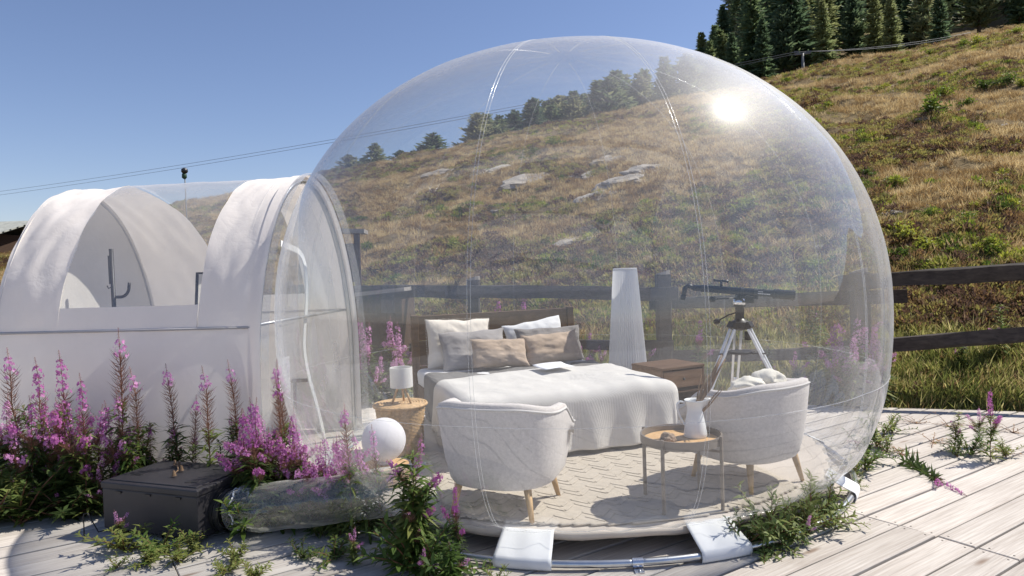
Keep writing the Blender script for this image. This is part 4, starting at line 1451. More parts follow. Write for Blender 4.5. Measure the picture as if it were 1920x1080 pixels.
tag(mt, 'white sheeted mattress on the dark bed frame', 'mattress')
def drape(x_lo, x_hi, y_lo, y_hi, top, dropL, dropR, dropF, name, mat, lab, cat, fold=.02, seed=0, hem_shade=0.0, nx=110, ny=100, off=.0, thick=.008):
    """a cloth over the bed: flat on top, rounded over the edges, hanging in folds"""
    r = .10 if fold > .015 else .05
    def over(e):
        # arc-length past the edge -> (outward, drop)
        if e <= 0: return 0.0, 0.0
        if e < r * math.pi / 2:
            a = e / r; return r * math.sin(a), r * (1 - math.cos(a))
        return r, r + (e - r * math.pi / 2)
    def fn(i, j):
        ex = x_lo - dropL + (x_hi - x_lo + dropL + dropR) * i
        ylo2 = y_lo + (.07 * mnoise.noise(Vector((ex * 1.6, seed, 2.0))) + .05 * math.sin(ex * 2.4 + seed) if fold > .015 else .02 * mnoise.noise(Vector((ex * 2, seed, 1))))
        ey = ylo2 + (y_hi - ylo2 + dropF) * j
        ovx = (x_lo + r - ex) if ex < x_lo + r and dropL > 0 else ((ex - (x_hi - r)) if ex > x_hi - r and dropR > 0 else 0)
        ovy = (ey - (y_hi - r)) if ey > y_hi - r and dropF > 0 else 0
        ovx = max(0, ovx); ovy = max(0, ovy)
        tot = math.hypot(ovx, ovy)
        o, d = over(tot)
        cx = min(max(ex, x_lo + r if dropL > 0 else x_lo), x_hi - r if dropR > 0 else x_hi)
        cy = min(ey, y_hi - r) if dropF > 0 else ey
        sx = 0 if ovx == 0 else (-1 if ex < x_lo + r else 1)
        nxv, nyv = (0, 0)
        if tot > 0:
            nxv, nyv = sx * ovx / tot, ovy / tot
        along = (cx if ovy >= ovx else cy) + (math.atan2(ovy, ovx) * .35 if ovx > 0 and ovy > 0 else 0)
        hang = min(1, max(0, d - r) / .3)
        f = fold * hang * (math.sin(along * 21 + 2.2 * mnoise.noise(Vector((along * 2, seed, 0)))) * .6 + mnoise.noise(Vector((along * 6, d * 1.2, seed))) * .9) + fold * .8 * hang
        z = top - d + off
        if d < r * .9:
            z += .028 * mnoise.noise(Vector((cx * 2.6, cy * 2.6, seed))) + .008 * mnoise.noise(Vector((cx * 9, cy * 5, seed + 2)))
        z += .03 * hang * mnoise.noise(Vector((along * 1.7, seed, 4.0)))
        zf = max(z, .03)
        return bp(cx + nxv * (o + f), cy + nyv * (o + f), zf)
    mb = MB(); mb.grid(fn, nx, ny)
    o = mb.build(name, mat, None)
    so = o.modifiers.new('thick', 'SOLIDIFY'); so.thickness = thick; so.offset = 1
    return tag(o, lab, cat)
drape(-.02, BW + .02, .54, 1.34, .487, .36, .33, 0, 'grey_blanket', 'greyknit', 'grey waffle knit blanket folded across the bed under the white bedspread', 'blanket', fold=.012, seed=3.0, nx=90, ny=40, thick=.012)
drape(-.04, BW + .04, 1.02, BLN + .03, .512, .40, .40, .43, 'bedspread', 'linen', 'white linen bedspread hanging over the foot of the bed', 'bedspread', fold=.022, seed=7.0, thick=.01)
# sheet of paper on the bedspread
mb = MB()
def fn(i, j):
    p = bp(.86 + .30 * i + .05 * j, 1.06 + .21 * j - .05 * i, .546 + .006 * math.sin(i * 3) + (.02 * (1 - j) ** 3))
    return p
mb.grid(fn, 8, 8)
o = mb.build('paper_sheet', 'paper', None); so = o.modifiers.new('thick', 'SOLIDIFY'); so.thickness = .0015
tag(o, 'white paper sheet lying on the bedspread near the cushions', 'paper')

# ------------------------------------------------------------------ pillows
def pillow(w, h, t, mat, lab, pos, tilt, yaw, roll=0, name='pillow', seed=0, fringe=0, cat='pillow', wr=.012, pipe=None):
    n = 40
    def prof(u, v):
        a = max(0, 1 - abs(u) ** 3.2); b = max(0, 1 - abs(v) ** 3.2)
        return (a * b) ** .55
    mb = MB(); vs = []; fs = []
    def co(i, j, s):
        u = -1 + 2 * i / n; v = -1 + 2 * j / n
        pin = .06
        x = w / 2 * u * (1 - pin * (1 - v * v) * abs(u) ** 3); z = h / 2 * v * (1 - pin * (1 - u * u) * abs(v) ** 3)
        k = prof(u, v)
        y = s * t / 2 * k
        rad = mnoise.noise(Vector((u * 3 + seed, v * 3, s + seed))) * wr + abs(mnoise.noise(Vector((u * 6 + v * 3, v * 4 - u * 2 + seed, s)))) * wr * .8 * (1 - .5 * k)
        y += s * rad * (.25 + k)
        # slump: bottom fuller
        y *= 1 + .15 * -v
        x += .012 * mnoise.noise(Vector((seed, v * 2.5, 7))) ; z += .014 * mnoise.noise(Vector((u * 2.5, seed, 9)))
        return (x, y, z)
    for s in (1, -1):
        b = len(vs)
        vs += [co(i, j, s) for i in range(n + 1) for j in range(n + 1)]
        for i in range(n):
            for j in range(n):
                q = (b + i * (n + 1) + j, b + (i + 1) * (n + 1) + j, b + (i + 1) * (n + 1) + j + 1, b + i * (n + 1) + j + 1)
                fs.append(q if s > 0 else q[::-1])
    mb.add(vs, fs)
    o = mb.build(name, mat, None)
    o.matrix_world = Matrix.Translation(pos) @ Matrix.Rotation(BYAW + yaw, 4, 'Z') @ Matrix.Rotation(tilt, 4, 'X') @ Matrix.Rotation(roll, 4, 'Y')
    tag(o, lab, cat, 'pillows and cushions on the bed')
    if fringe:
        fb = MB(); r = random.Random(seed)
        for side in range(4):
            for k in range(fringe):
                f = -1 + 2 * k / (fringe - 1)
                x, z = ((f * w / 2, h / 2 * .97), (f * w / 2, -h / 2 * .97), (w / 2 * .97, f * h / 2), (-w / 2 * .97, f * h / 2))[side]
                d = Vector(((0, 0, 1), (0, 0, -1), (1, 0, 0), (-1, 0, 0))[side]) + Vector((r.gauss(0, .35), r.gauss(0, .3), r.gauss(0, .35)))
                d.normalize()
                p = Vector((x, 0, z)); sdv = d.cross(Vector((0, 1, 0)))
                fb.add([p - sdv * .0016, p + sdv * .0016, p + d * .018], [(0, 1, 2)])
        fo = fb.build('fringe', mat, o); tag(fo, kind='stuff')
    return o
# tilt: negative leans the top back towards the headboard
pillow(.66, .49, .17, 'cream', 'large cream linen pillow with frayed edge, left against the headboard', bp(.42, .17, .475 + .235), RAD(-14), RAD(2), RAD(2), seed=1.1, fringe=60)
pillow(.66, .40, .15, 'palegrey', 'soft grey pillow leaning on the cream pillow at the left', bp(.52, .36, .475 + .18), RAD(-24), RAD(-3), RAD(-2), seed=2.3)
pillow(.55, .29, .14, 'tanvelvet', 'taupe velvet cushion in front of the left pillows', bp(.72, .56, .497 + .135), RAD(-28), RAD(-4), RAD(2), name='cushion', seed=3.7, cat='cushion', fringe=40)
pillow(.66, .43, .16, 'sheet', 'white pillow rearmost of the right pillow stack', bp(1.24, .17, .475 + .205), RAD(-14), RAD(2), RAD(-7), seed=4.9)
pillow(.72, .37, .15, 'greylinen', 'dark grey ruffled pillow in the middle of the right stack', bp(1.32, .34, .475 + .175), RAD(-20), RAD(1), RAD(0), seed=5.3, wr=.025)
pillow(.60, .31, .15, 'tanvelvet', 'taupe velvet cushion in front of the right pillows', bp(1.27, .54, .497 + .145), RAD(-24), RAD(2), RAD(-3), name='cushion', seed=6.6, cat='cushion', fringe=40)

# ------------------------------------------------------------------ rug
RC = Vector((.62, 4.38, 0)); RY = RAD(12)
rug = thing('rug', (RC.x, RC.y, FLOOR), RY, 'cream woven rug with raised zigzag pattern on the dome floor', 'rug')
RWx, RWy = 1.10, .62
mb = MB()
def inside(x, y):
    p = Vector((x, y, 0)); p.rotate(Matrix.Rotation(RY, 3, 'Z')); p += RC
    return (p - BC).to_2d().length < 1.80
mb.box((0, .35, .004), (RWx, RWy + .35, .004))
# trim the rug body to the floor: rebuild as a grid of inside cells
mb = MB(); vs = []; idm = {}
nx_, ny_ = 96, 84
fs = []
def gv(i, j, z):
    key = (i, j, z)
    if key not in idm:
        idm[key] = len(vs)
        x = -RWx + 2 * RWx * i / nx_; y = -RWy + (2 * RWy + .7) * j / ny_
        vs.append((x, y, z + .0015 * mnoise.noise(Vector((x * 5, y * 5, 0)))))
    return idm[key]
for i in range(nx_):
    for j in range(ny_):
        x = -RWx + 2 * RWx * (i + .5) / nx_; y = -RWy + (2 * RWy + .7) * (j + .5) / ny_
        if inside(x, y):
            fs.append((gv(i, j, .009), gv(i + 1, j, .009), gv(i + 1, j + 1, .009), gv(i, j + 1, .009)))
mb.add(vs, fs)
rb_ = mb.build('weave', 'rug', rug)
so = rb_.modifiers.new('thick', 'SOLIDIFY'); so.thickness = .008; so.offset = -1
zz_mb = MB()
pitch_x, amp = .17, .05
for k in range(-9, 20):
    y0 = k * .075
    prev = None
    steps = int(2 * RWx / (pitch_x / 2))
    for s in range(steps + 1):
        x = -RWx + s * pitch_x / 2
        y = y0 + (amp if s % 2 else -amp)
        if prev is not None and k % 3 != 2:
            a = Vector((prev[0], prev[1], .011)); b = Vector((x, y, .011))
            if inside(a.x, a.y) and inside(b.x, b.y) and -RWy < min(a.y, b.y) and max(a.y, b.y) < RWy + .7:
                zz_mb.bar(a, b, .018, .0018)
        prev = (x, y)
zo = zz_mb.build('zigzag_ridges', 'rug', rug, smooth=False); tag(zo, kind='stuff')
fr = MB(); r = random.Random(3)
for k in range(240):
    x = -RWx + 2 * RWx * k / 239
    if not inside(x, -RWy + .02): continue
    fr.tube([(x, -RWy + .01, .009), (x + r.gauss(0, .006), -RWy - .03, .005), (x + r.gauss(0, .012), -RWy - .06, .003)], [.0028, .0024, .0016], 4, False)
fo = fr.build('fringe', 'rug', rug); tag(fo, kind='stuff')

# ------------------------------------------------------------------ tub armchairs
def tub_parts():
    a, b = .36, .34
    n = 56
    def plan(s):
        """s -1..1 from the left arm front round the back to the right arm front; chair faces +y"""
        if abs(s) < .6:
            ph = s / .6 * math.pi / 2
            ex = 2 / 2.5
            return (a * math.copysign(abs(math.sin(ph)) ** ex, ph), -b * abs(math.cos(ph)) ** ex)
        f = (abs(s) - .6) / .4
        return (math.copysign(a - .02 * f, s), .24 * f)
    def inner(s):
        x, y = plan(s)
        return x * .74, y * .70 + (.0 if abs(s) < .6 else .0)
    def top(s):
        f = abs(s)
        return .635 - .045 * sstep(f, .15, .55) - .12 * sstep(f, .62, 1.0)
    sh = MB(); vs = []; fs = []
    seatz = .36
    for i in range(n + 1):
        s = -1 + 2 * i / n
        x, y = plan(s); xi, yi = inner(s); h = float(top(s))
        pts = []
        for z, k in ((.175, .80), (.20, .845), (.30, .905), (.42, .955), (.52, .985)):
            zz_ = z if z < .5 else h - .09
            pts.append((x * k, y * k + (1 - k) * .02, zz_))
        pts.append((x, y, h - .035)); pts.append((x * .985, y * .985, h - .008))
        mx, my = (x * .62 + xi * .38), (y * .62 + yi * .38)
        pts.append((x * .93 + xi * .07, y * .93 + yi * .07, h + .006))
        pts.append((mx, my, h + .012)); pts.append((x * .3 + xi * .7, y * .3 + yi * .7, h + .0)); pts.append((xi, yi, h - .035))
        pts.append((xi * .99, yi * .99, seatz + .06)); pts.append((xi * .97, yi * .97, seatz - .08))
        vs += pts
    m = 13
    for i in range(n):
        for k in range(m - 1):
            fs.append((i * m + k, i * m + k + 1, (i + 1) * m + k + 1, (i + 1) * m + k))
    fs.append(tuple(range(m))); fs.append(tuple(n * m + k for k in range(m))[::-1])
    sh.add(vs, fs)
    shell = sh.mesh('shell', 'tweed')
    # underside + front rail
    ub = MB()
    low = []
    for i in range(n + 1):
        s = -1 + 2 * i / n
        x, y = plan(s); low.append((x * .80, y * .80 + .004, .176))
    c = len(low)
    ub.add(low + [(x, y, .30) for x, y, z in low], [tuple(range(c))[::-1], tuple(range(c, 2 * c))] + [(k, (k + 1) % c, c + (k + 1) % c, c + k) for k in range(c)])
    base = ub.mesh('base', 'tweed', smooth=False)
    # seat cushion
    sb = MB(); per = []
    for i in range(n + 1):
        s = -1 + 2 * i / n
        x, y = inner(s); per.append((x * .98, y * .98))
    per += [(.25, .30), (.12, .325), (0, .33), (-.12, .325), (-.25, .30)]
    cx, cy = 0, .0
    layers = [(.93, .30), (1.0, .32), (1.01, .36), (1.0, .395), (.94, .42), (.8, .432), (.4, .44), (.02, .442)]
    P = len(per); vs = []; fs = []
    for f, z in layers:
        vs += [(cx + (x - cx) * f, cy + (y - cy) * f, z) for x, y in per]
    for i in range(len(layers) - 1):
        for k in range(P):
            fs.append((i * P + k, i * P + (k + 1) % P, (i + 1) * P + (k + 1) % P, (i + 1) * P + k))
    fs.append(tuple(range(P))[::-1]); fs.append(tuple((len(layers) - 1) * P + k for k in range(P)))
    sb.add(vs, fs)
    seat = sb.mesh('seat_cushion', 'tweed')
    # piping along the outer rim
    pm = MB(); path = []
    for i in range(n + 1):
        s = -1 + 2 * i / n
        x, y = plan(s); path.append((x * 1.0, y * 1.0, float(top(s)) - .018))
    pm.tube(path, .0065, 6)
    pipe = pm.mesh('piping', 'piping')
    legs = []
    for sx, sy in ((-1, -1), (1, -1), (-1, 1), (1, 1)):
        lm = MB(); lm.tube([(sx * .20, .0 + sy * .19, .18), (sx * .235, .0 + sy * .225, 0)], [.022, .012], 10)
        legs.append(lm.mesh('leg', 'oak'))
    return shell, base, seat, pipe, legs
TUB = tub_parts()
def armchair(pos, yaw, lab, sc_=1.0):
    t = thing('armchair', pos, yaw, lab, 'armchair', 'grey tub armchairs in the dome')
    t.scale = (sc_, sc_, sc_)
    link('shell', TUB[0], t); link('base', TUB[1], t); link('seat_cushion', TUB[2], t); link('piping', TUB[3], t)
    for l in TUB[4]: link('leg', l, t)
    return t
armchair((-.075, 4.17, FLOOR), RAD(-22), 'pale grey tub armchair with its back to the viewer, left of the round table', 1.07)
ch2 = Vector((1.50, 4.52, FLOOR))
armchair(ch2, RAD(32), 'pale grey tub armchair with cream throw, right of the round table', 1.06)
# cream throw bundled on the right chair
def throw_piece(c, rx, ry, rz, seed):
    bm = bmesh.new(); bmesh.ops.create_icosphere(bm, subdivisions=4, radius=1)
    for v in bm.verts:
        p = v.co.copy()
        k = 1 + .22 * mnoise.noise(p * 1.6 + Vector((seed, 0, 0))) + .10 * abs(mnoise.noise(p * 4 + Vector((0, seed, 0))))
        fold = .09 * math.sin(p.x * 9 + p.z * 5 + 3 * mnoise.noise(p * 2 + Vector((0, 0, seed))))
        v.co = Vector((p.x * rx * (k + fold), p.y * ry * (k + fold), max(-.9, p.z) * rz * k))
    return bm
th = thing('knitted_throw', (0, 0, 0), 0, 'cream woollen throw bundled over the right armchair', 'blanket')
for u, v, yy_, rx, ry, rz, sd in ((1405, 728, 4.44, .125, .11, .07, 1.), (1440, 712, 4.58, .11, .10, .068, 5.), (1482, 733, 4.42, .08, .08, .055, 9.)):
    c = atY(u, v, yy_)
    bm = throw_piece(c, rx, ry, rz, sd)
    me_ = bpy.data.meshes.new('fold'); bm.to_mesh(me_); bm.free(); me_.materials.append(M['wool'])
    me_.polygons.foreach_set('use_smooth', [True] * len(me_.polygons))
    link('fold', me_, th, c, (0, 0, sd))
c = atY(1430, 760, 4.55)
bm = throw_piece(c, .17, .14, .07, 3.3); me_ = bpy.data.meshes.new('fold'); bm.to_mesh(me_); bm.free(); me_.materials.append(M['wool'])
me_.polygons.foreach_set('use_smooth', [True] * len(me_.polygons)); link('fold', me_, th, c)

# ------------------------------------------------------------------ tray table with jug, twigs and stone
TC = Vector((.975, 4.10, FLOOR)); TZ = .385; TR = .235
tb = thing('tray_table', TC, RAD(20), 'round tray side table on thin metal legs between the armchairs', 'table')
mb = MB(); mb.lathe([(.002, TZ), (TR - .012, TZ), (TR - .008, TZ + .004), (TR - .006, TZ + .042), (TR + .004, TZ + .042), (TR + .003, TZ - .008), (TR - .01, TZ - .014), (.002, TZ - .014)], 64); mb.build('tray', 'traymetal', tb, auto=40)
mb = MB(); mb.lathe([(.002, TZ + .003), (TR - .014, TZ + .003), (TR - .014, TZ + .006), (.002, TZ + .006)], 64); mb.build('wood_inlay', 'beech', tb, auto=40)
for k in range(4):
    a = math.pi / 2 * k + .55
    x, y = (TR + .012) * math.cos(a), (TR + .012) * math.sin(a)
    mb = MB(); mb.bar((x, y, TZ + .05), (x * 1.0, y * 1.0, 0), .016, .016, up=(math.cos(a), math.sin(a), 0)); mb.build('leg', 'traymetal', tb, smooth=False)
for k in range(2):
    a = math.pi / 2 * k + .55; x, y = (TR + .004) * math.cos(a), (TR + .004) * math.sin(a)
    mb = MB(); mb.bar((x, y, TZ - .026 - .013 * k), (-x, -y, TZ - .026 - .013 * k), .012, .012); mb.build('brace', 'traymetal', tb, smooth=False)
JZ = FLOOR + TZ + .007
jp = atY(1304, 815, 4.14); jp.z = JZ
jug = thing('enamel_jug', jp, RAD(-8), 'white enamel pitcher holding dry twigs on the tray table', 'jug')
mb = MB(); vs = []
prof = [(.002, 0), (.066, 0), (.070, .006), (.068, .03), (.060, .08), (.050, .13), (.045, .16), (.047, .185), (.056, .212), (.062, .222), (.060, .223), (.053, .21), (.044, .185), (.042, .16), (.046, .13), (.055, .08), (.062, .02), (.002, .012)]
n = 40; fs = []
for r_, z in prof:
    for k in range(n):
        a = 2 * math.pi * k / n
        spout = max(0, math.cos(a)) ** 6 * max(0, (z - .17) / .05) * .035
        vs.append(((r_ + spout) * math.cos(a), r_ * math.sin(a), z + spout * .25))
for i in range(len(prof) - 1):
    for k in range(n): fs.append((i * n + k, i * n + (k + 1) % n, (i + 1) * n + (k + 1) % n, (i + 1) * n + k))
mb.add(vs, fs); mb.build('body', 'enamel', jug)
hp = [Vector((-.052, 0, .205)), Vector((-.085, 0, .212)), Vector((-.104, 0, .195)), Vector((-.102, 0, .165)), Vector((-.088, 0, .12)), Vector((-.066, 0, .075)), Vector((-.058, 0, .07))]
mb = MB(); mb.tube(hp, .0065, 8); mb.build('handle', 'enamel', jug)
tw = thing('dry_twigs', jp + Vector((0, 0, .03)), 0, 'bundle of dry brown twigs leaning out of the white pitcher', 'twigs')
r = random.Random(9)
for k in range(16):
    az = r.gauss(.35, .9); ln = r.uniform(.26, .38) if k < 11 else r.uniform(.40, .46); lean = r.uniform(.08, .2) if k < 11 else r.uniform(.20, .25)
    if k >= 11: az = r.gauss(.25, .12)
    p0 = Vector((-.02 * math.cos(az), -.02 * math.sin(az), 0))
    pts = [p0]
    for s in range(1, 6):
        f = s / 5
        pts.append(p0 + Vector((lean * f * math.cos(az) * (.7 + .3 * f) + r.gauss(0, .004), lean * f * math.sin(az) * (.7 + .3 * f) + r.gauss(0, .004), ln * f)))
    # stay inside the neck
    pts[1] = pts[1] * .6 + Vector((0, 0, ln * .08)); pts[2] = Vector((pts[2].x * .62, pts[2].y * .62, pts[2].z)); 
    mb = MB(); mb.tube(pts, [.006, .0058, .0054, .0048, .0036, .0015] if k < 11 else [.009, .0095, .009, .0085, .007, .002], 5)
    mb.build('twig', 'twig', tw)
sp_ = atY(1250, 812, 4.02)
sme = rock_mesh(8.8); sme.materials.clear(); sme.materials.append(M['stone'])
so_ = link('stone', sme, None, (sp_.x, sp_.y, JZ + .026), (.1, 0, .4), (.048, .045, .058))
tag(so_, 'lumpy brown stone lying on the round tray table', 'stone')

# ------------------------------------------------------------------ telescope on tripod
TS = Vector((1.90, 5.80, FLOOR))
ts = thing('telescope', TS, 0, 'black refractor telescope on a silver tripod at the right of the dome', 'telescope')
hub = .90
for k, a in enumerate((RAD(200), RAD(-40), RAD(82))):
    rd = Vector((math.cos(a), math.sin(a), 0)); td = Vector((-rd.y, rd.x, 0))
    foot = rd * .40
    for s in (-1, 1):
        mb = MB(); mb.bar(rd * .06 + td * s * .028 + Vector((0, 0, hub)), foot + td * s * .022 + Vector((0, 0, .22)), .018, .018); mb.build('leg', 'alu', ts, smooth=False)
    mb = MB(); mb.bar(rd * .30 + Vector((0, 0, .40)), foot + Vector((0, 0, .012)), .022, .018); mb.build('lower_leg', 'alu', ts, smooth=False)
    mb = MB(); mb.lathe([(.02, 0), (.018, .03)], 10, (foot.x, foot.y, 0)); mb.build('rubber_foot', 'rubber', ts)
    mb = MB(); mb.bar(rd * .06 + Vector((0, 0, hub + .02)), rd * .09 + Vector((0, 0, hub - .03)), .08, .05); mb.build('leg_bracket', 'black', ts, smooth=False, bevel=.006)
    mb = MB(); mb.bar(rd * .03 + Vector((0, 0, .66)), rd * .215 + Vector((0, 0, .665)), .022, .010); mb.build('spreader_arm', 'black', ts, smooth=False)
mb = MB(); mb.lathe([(.002, .655), (.10, .655), (.105, .675), (.095, .675), (.002, .66)], 24); mb.build('accessory_tray', 'black', ts)
mb = MB(); mb.lathe([(.03, hub - .05), (.075, hub - .03), (.08, hub + .02), (.05, hub + .035), (.036, hub + .05), (.036, hub + .14), (.05, hub + .15), (.05, hub + .17), (.03, hub + .18)], 20); mb.build('mount_base', 'black', ts, auto=40)
mb = MB(); mb.lathe([(.052, hub + .165), (.055, hub + .19), (.045, hub + .215), (.02, hub + .228)], 20); mb.build('mount_cap', 'chrome', ts)
mb = MB(); mb.bar((-.01, 0, hub + .19), (.02, 0, hub + .27), .07, .07); mb.build('mount_head', 'black', ts, smooth=False, bevel=.01)
mb = MB(); mb.lathe([(.03, hub - .13), (.03, hub - .06)], 14, (.06, -.02, 0)); mb.build('counterweight', 'black', ts)
# tube, in its own direction (left end = eyepiece)
tz = hub + .28
A = Vector((-.33, .03, tz + .035)); B = Vector((.40, -.16, tz - .045))
dT = (B - A).normalized()
def along(f): return A + (B - A) * f
mb = MB(); mb.tube([along(.02), along(.82)], .031, 24); tube_o = mb.build('tube', 'telescope', ts, auto=40)
mb = MB(); mb.tube([along(.78), along(.79), along(1.0)], [.034, .041, .041], 24, False); mb.tube([along(1.0), along(.995)], [.041, .035], 24, False); mb.build('dew_shield', 'telescope', ts, auto=40)
mb = MB(); mb.tube([along(.985), along(.992)], .0355, 24); mb.build('objective_lens', 'lens', ts, auto=40)
mb = MB(); mb.tube([along(-.06), along(.02), along(.04)], [.025, .027, .031], 20); mb.build('focuser', 'telescope', ts, auto=40)
mb = MB(); e0 = along(-.055); mb.tube([e0, e0 - dT * .045 + Vector((0, 0, .012)), e0 - dT * .07 + Vector((0, 0, -.01)), e0 - dT * .085 + Vector((0, 0, -.075))], [.02, .022, .021, .019], 14); mb.build('star_diagonal', 'black', ts)
mb = MB(); mb.tube([e0 - dT * .084 + Vector((0, 0, -.07)), e0 - dT * .092 + Vector((0, 0, -.11))], .022, 14); mb.build('eyepiece', 'black', ts)
mb = MB(); f0 = along(.24) + Vector((0, 0, .075)); mb.tube([f0 - dT * .06, f0 - dT * .04, f0 + dT * .035, f0 + dT * .06], [.013, .009, .009, .015], 12); mb.bar(f0 + Vector((0, 0, -.005)), along(.24) + Vector((0, 0, .03)), .014, .02); mb.build('finder', 'black', ts)
for f in (.46, .60):
    mb = MB(); mb.tube([along(f) - dT * .014, along(f) + dT * .014], .0355, 24); mb.build('tube_ring', 'black', ts, auto=40)
mb = MB(); mb.bar(along(.44) + Vector((0, 0, -.045)), along(.62) + Vector((0, 0, -.045)), .04, .02); mb.bar(along(.53) + Vector((0, 0, -.09)), along(.53) + Vector((0, 0, -.04)), .06, .05); mb.build('saddle', 'black', ts, smooth=False)
for c0, pts in (('slow_motion_cable', [(.0, 0, hub + .22), (-.10, -.02, hub + .222), (-.21, -.03, hub + .22)]), ('slow_motion_cable', [(-.03, 0, hub + .10), (-.10, -.02, hub + .085), (-.18, -.03, hub + .045)])):
    mb = MB(); mb.tube(pts, .006, 6); mb.build(c0, 'black', ts)
    d = (Vector(pts[-1]) - Vector(pts[-2])).normalized(); p = Vector(pts[-1])
    mb = MB(); mb.tube([p, p + d * .01, p + d * .04, p + d * .05], [.012, .022, .024, .014], 12); mb.build('knob', 'black', ts)
# pale lettering strip on the tube (two rows of tiny marks)
side = dT.cross(Vector((0, 0, 1))).normalized()
if side.y > 0: side = -side
upv = side.cross(dT).normalized()
if upv.z < 0: upv = -upv
mb = MB(); r = random.Random(4)
for row, f0, f1, hgt_ in ((.010, .615, .675, .006), (-.006, .615, .755, .008)):
    f = f0
    while f < f1:
        wv = r.uniform(.004, .009)
        c = along(f) + side * .0312 + upv * row
        mb.box(c, (wv / 2, .0006, hgt_ / 2), Matrix((dT, -side, upv)).transposed())
        f += wv / (B - A).length + .004
mb.build('lettering', 'white', tube_o, smooth=False)

# ------------------------------------------------------------------ paper tower lamp
lp = atY(1176, 650, 7.02); lp.z = FLOOR
zt = atY(1166, 504, 7.02).z - FLOOR
tl_ = thing('tower_lamp', lp, 0, 'tall white pleated paper tower lamp beside the headboard', 'floor lamp')
mb = MB(); vs = []; fs = []; n = 96
for i in range(13):
    f = i / 12
    R_ = .215 - .10 * f
    for k in range(n):
        a = 2 * math.pi * k / n
        rr = R_ + (.006 if k % 2 else -.004)
        vs.append((rr * math.cos(a), rr * math.sin(a), .02 + (zt - .02) * f))
for i in range(12):
    for k in range(n): fs.append((i * n + k, i * n + (k + 1) % n, (i + 1) * n + (k + 1) % n, (i + 1) * n + k))
mb.add(vs, fs); mb.build('pleated_shade', 'paperlamp', tl_, smooth=False)
for z, R_ in ((.015, .21), (zt, .113)):
    mb = MB(); mb.tube([(R_ * math.cos(2 * math.pi * k / 40), R_ * math.sin(2 * math.pi * k / 40), z) for k in range(41)], .007, 6); mb.build('rim', 'paperlamp', tl_)
mb = MB(); mb.tube([(0, 0, 0), (0, 0, zt * .6)], .012, 8); mb.lathe([(.12, 0), (.12, .012), (.02, .02)], 20); mb.build('stand', 'blackmetal', tl_)

# ------------------------------------------------------------------ brown bedside cabinet (right)
cp = Vector((1.42, 6.42, FLOOR))
cb = thing('bedside_cabinet', cp, RAD(27), 'brown wooden bedside cabinet right of the bed', 'cabinet')
W_, D_, H_ = .25, .22, .50
for nm, c, h in (('top', (0, 0, H_ - .012), (W_, D_, .012)), ('bottom', (0, 0, .06), (W_ - .02, D_ - .01, .01)), ('shelf', (0, 0, .27), (W_ - .02, D_ - .012, .008))):
    mb = MB(); mb.box(c, h); mb.build(nm, 'brownwood', cb, smooth=False, bevel=.004)
for s in (-1, 1):
    mb = MB(); mb.box((s * (W_ - .012), 0, (H_ - .024) / 2), (.010, D_ - .004, (H_ - .024) / 2)); mb.build('side_panel', 'brownwood', cb, smooth=False, bevel=.003)
mb = MB(); mb.box((0, D_ - .01, (H_ - .024) / 2), (W_ - .023, .008, (H_ - .03) / 2)); mb.build('back_panel', 'brownwood', cb, smooth=False)
mb = MB(); mb.box((0, -D_ + .012, .385), (W_ - .026, .009, .075)); dr = mb.build('drawer_front', 'brownwood', cb, smooth=False, bevel=.003)
mb = MB(); mb.lathe([(.004, 0), (.012, .006), (.012, .014), (.004, .018)], 12); kn = mb.build('knob', 'blackmetal', dr); kn.location = (0, -D_ + .004, .385); kn.rotation_euler = (RAD(90), 0, 0)

# ------------------------------------------------------------------ wicker basket table with small lamp (left)
bk = Vector((-.93, 5.54, FLOOR)); HB = .385; RB_ = .20
ba = thing('wicker_basket', bk, 0, 'round honey wicker basket used as a bedside table left of the bed', 'basket')
mb = MB(); vs = []; fs = []
rows, n = 26, 72
for i in range(rows + 1):
    f = i / rows
    R_ = RB_ * (.86 + .12 * f - .03 * math.sin(math.pi * f))
    for k in range(n):
        rr = R_ + .006 * (1 if (k // 2 + i) % 2 else -1)
        a = 2 * math.pi * k / n
        vs.append((rr * math.cos(a), rr * math.sin(a), HB * .94 * f))
for i in range(rows):
    for k in range(n): fs.append((i * n + k, i * n + (k + 1) % n, (i + 1) * n + (k + 1) % n, (i + 1) * n + k))
fs.append(tuple(range(n))[::-1])
mb.add(vs, fs); mb.build('woven_body', 'wicker', ba)
mb = MB()
for k in range(9):
    R_ = RB_ * (1.04 - k * .115)
    mb.tube([(R_ * math.cos(2 * math.pi * q / 40), R_ * math.sin(2 * math.pi * q / 40), HB - .008 + .004 * (k > 0)) for q in range(41)], .0135, 6, False)
mb.lathe([(.01, HB - .012), (RB_, HB - .012)], 40, cap=False)
mb.build('lid', 'wicker', ba)
ls = thing('table_lamp', (bk.x + .02, bk.y - .02, FLOOR + HB + .006), 0, 'small white drum lamp on three wooden legs, on the wicker basket', 'lamp')
for k in range(3):
    a = RAD(90 + 120 * k)
    mb = MB(); mb.tube([(.028 * math.cos(a), .028 * math.sin(a), .135), (.088 * math.cos(a), .088 * math.sin(a), 0)], [.009, .009], 8); mb.build('leg', 'oak', ls)
mb = MB(); mb.lathe([(.088, .128), (.09, .13), (.09, .285), (.088, .287), (.085, .285), (.085, .13), (.088, .128)], 40, cap=False); mb.build('shade', 'shade', ls, auto=40)
mb = MB(); mb.lathe([(.03, .125), (.03, .15), (.012, .16)], 12); mb.build('socket', 'oak', ls)
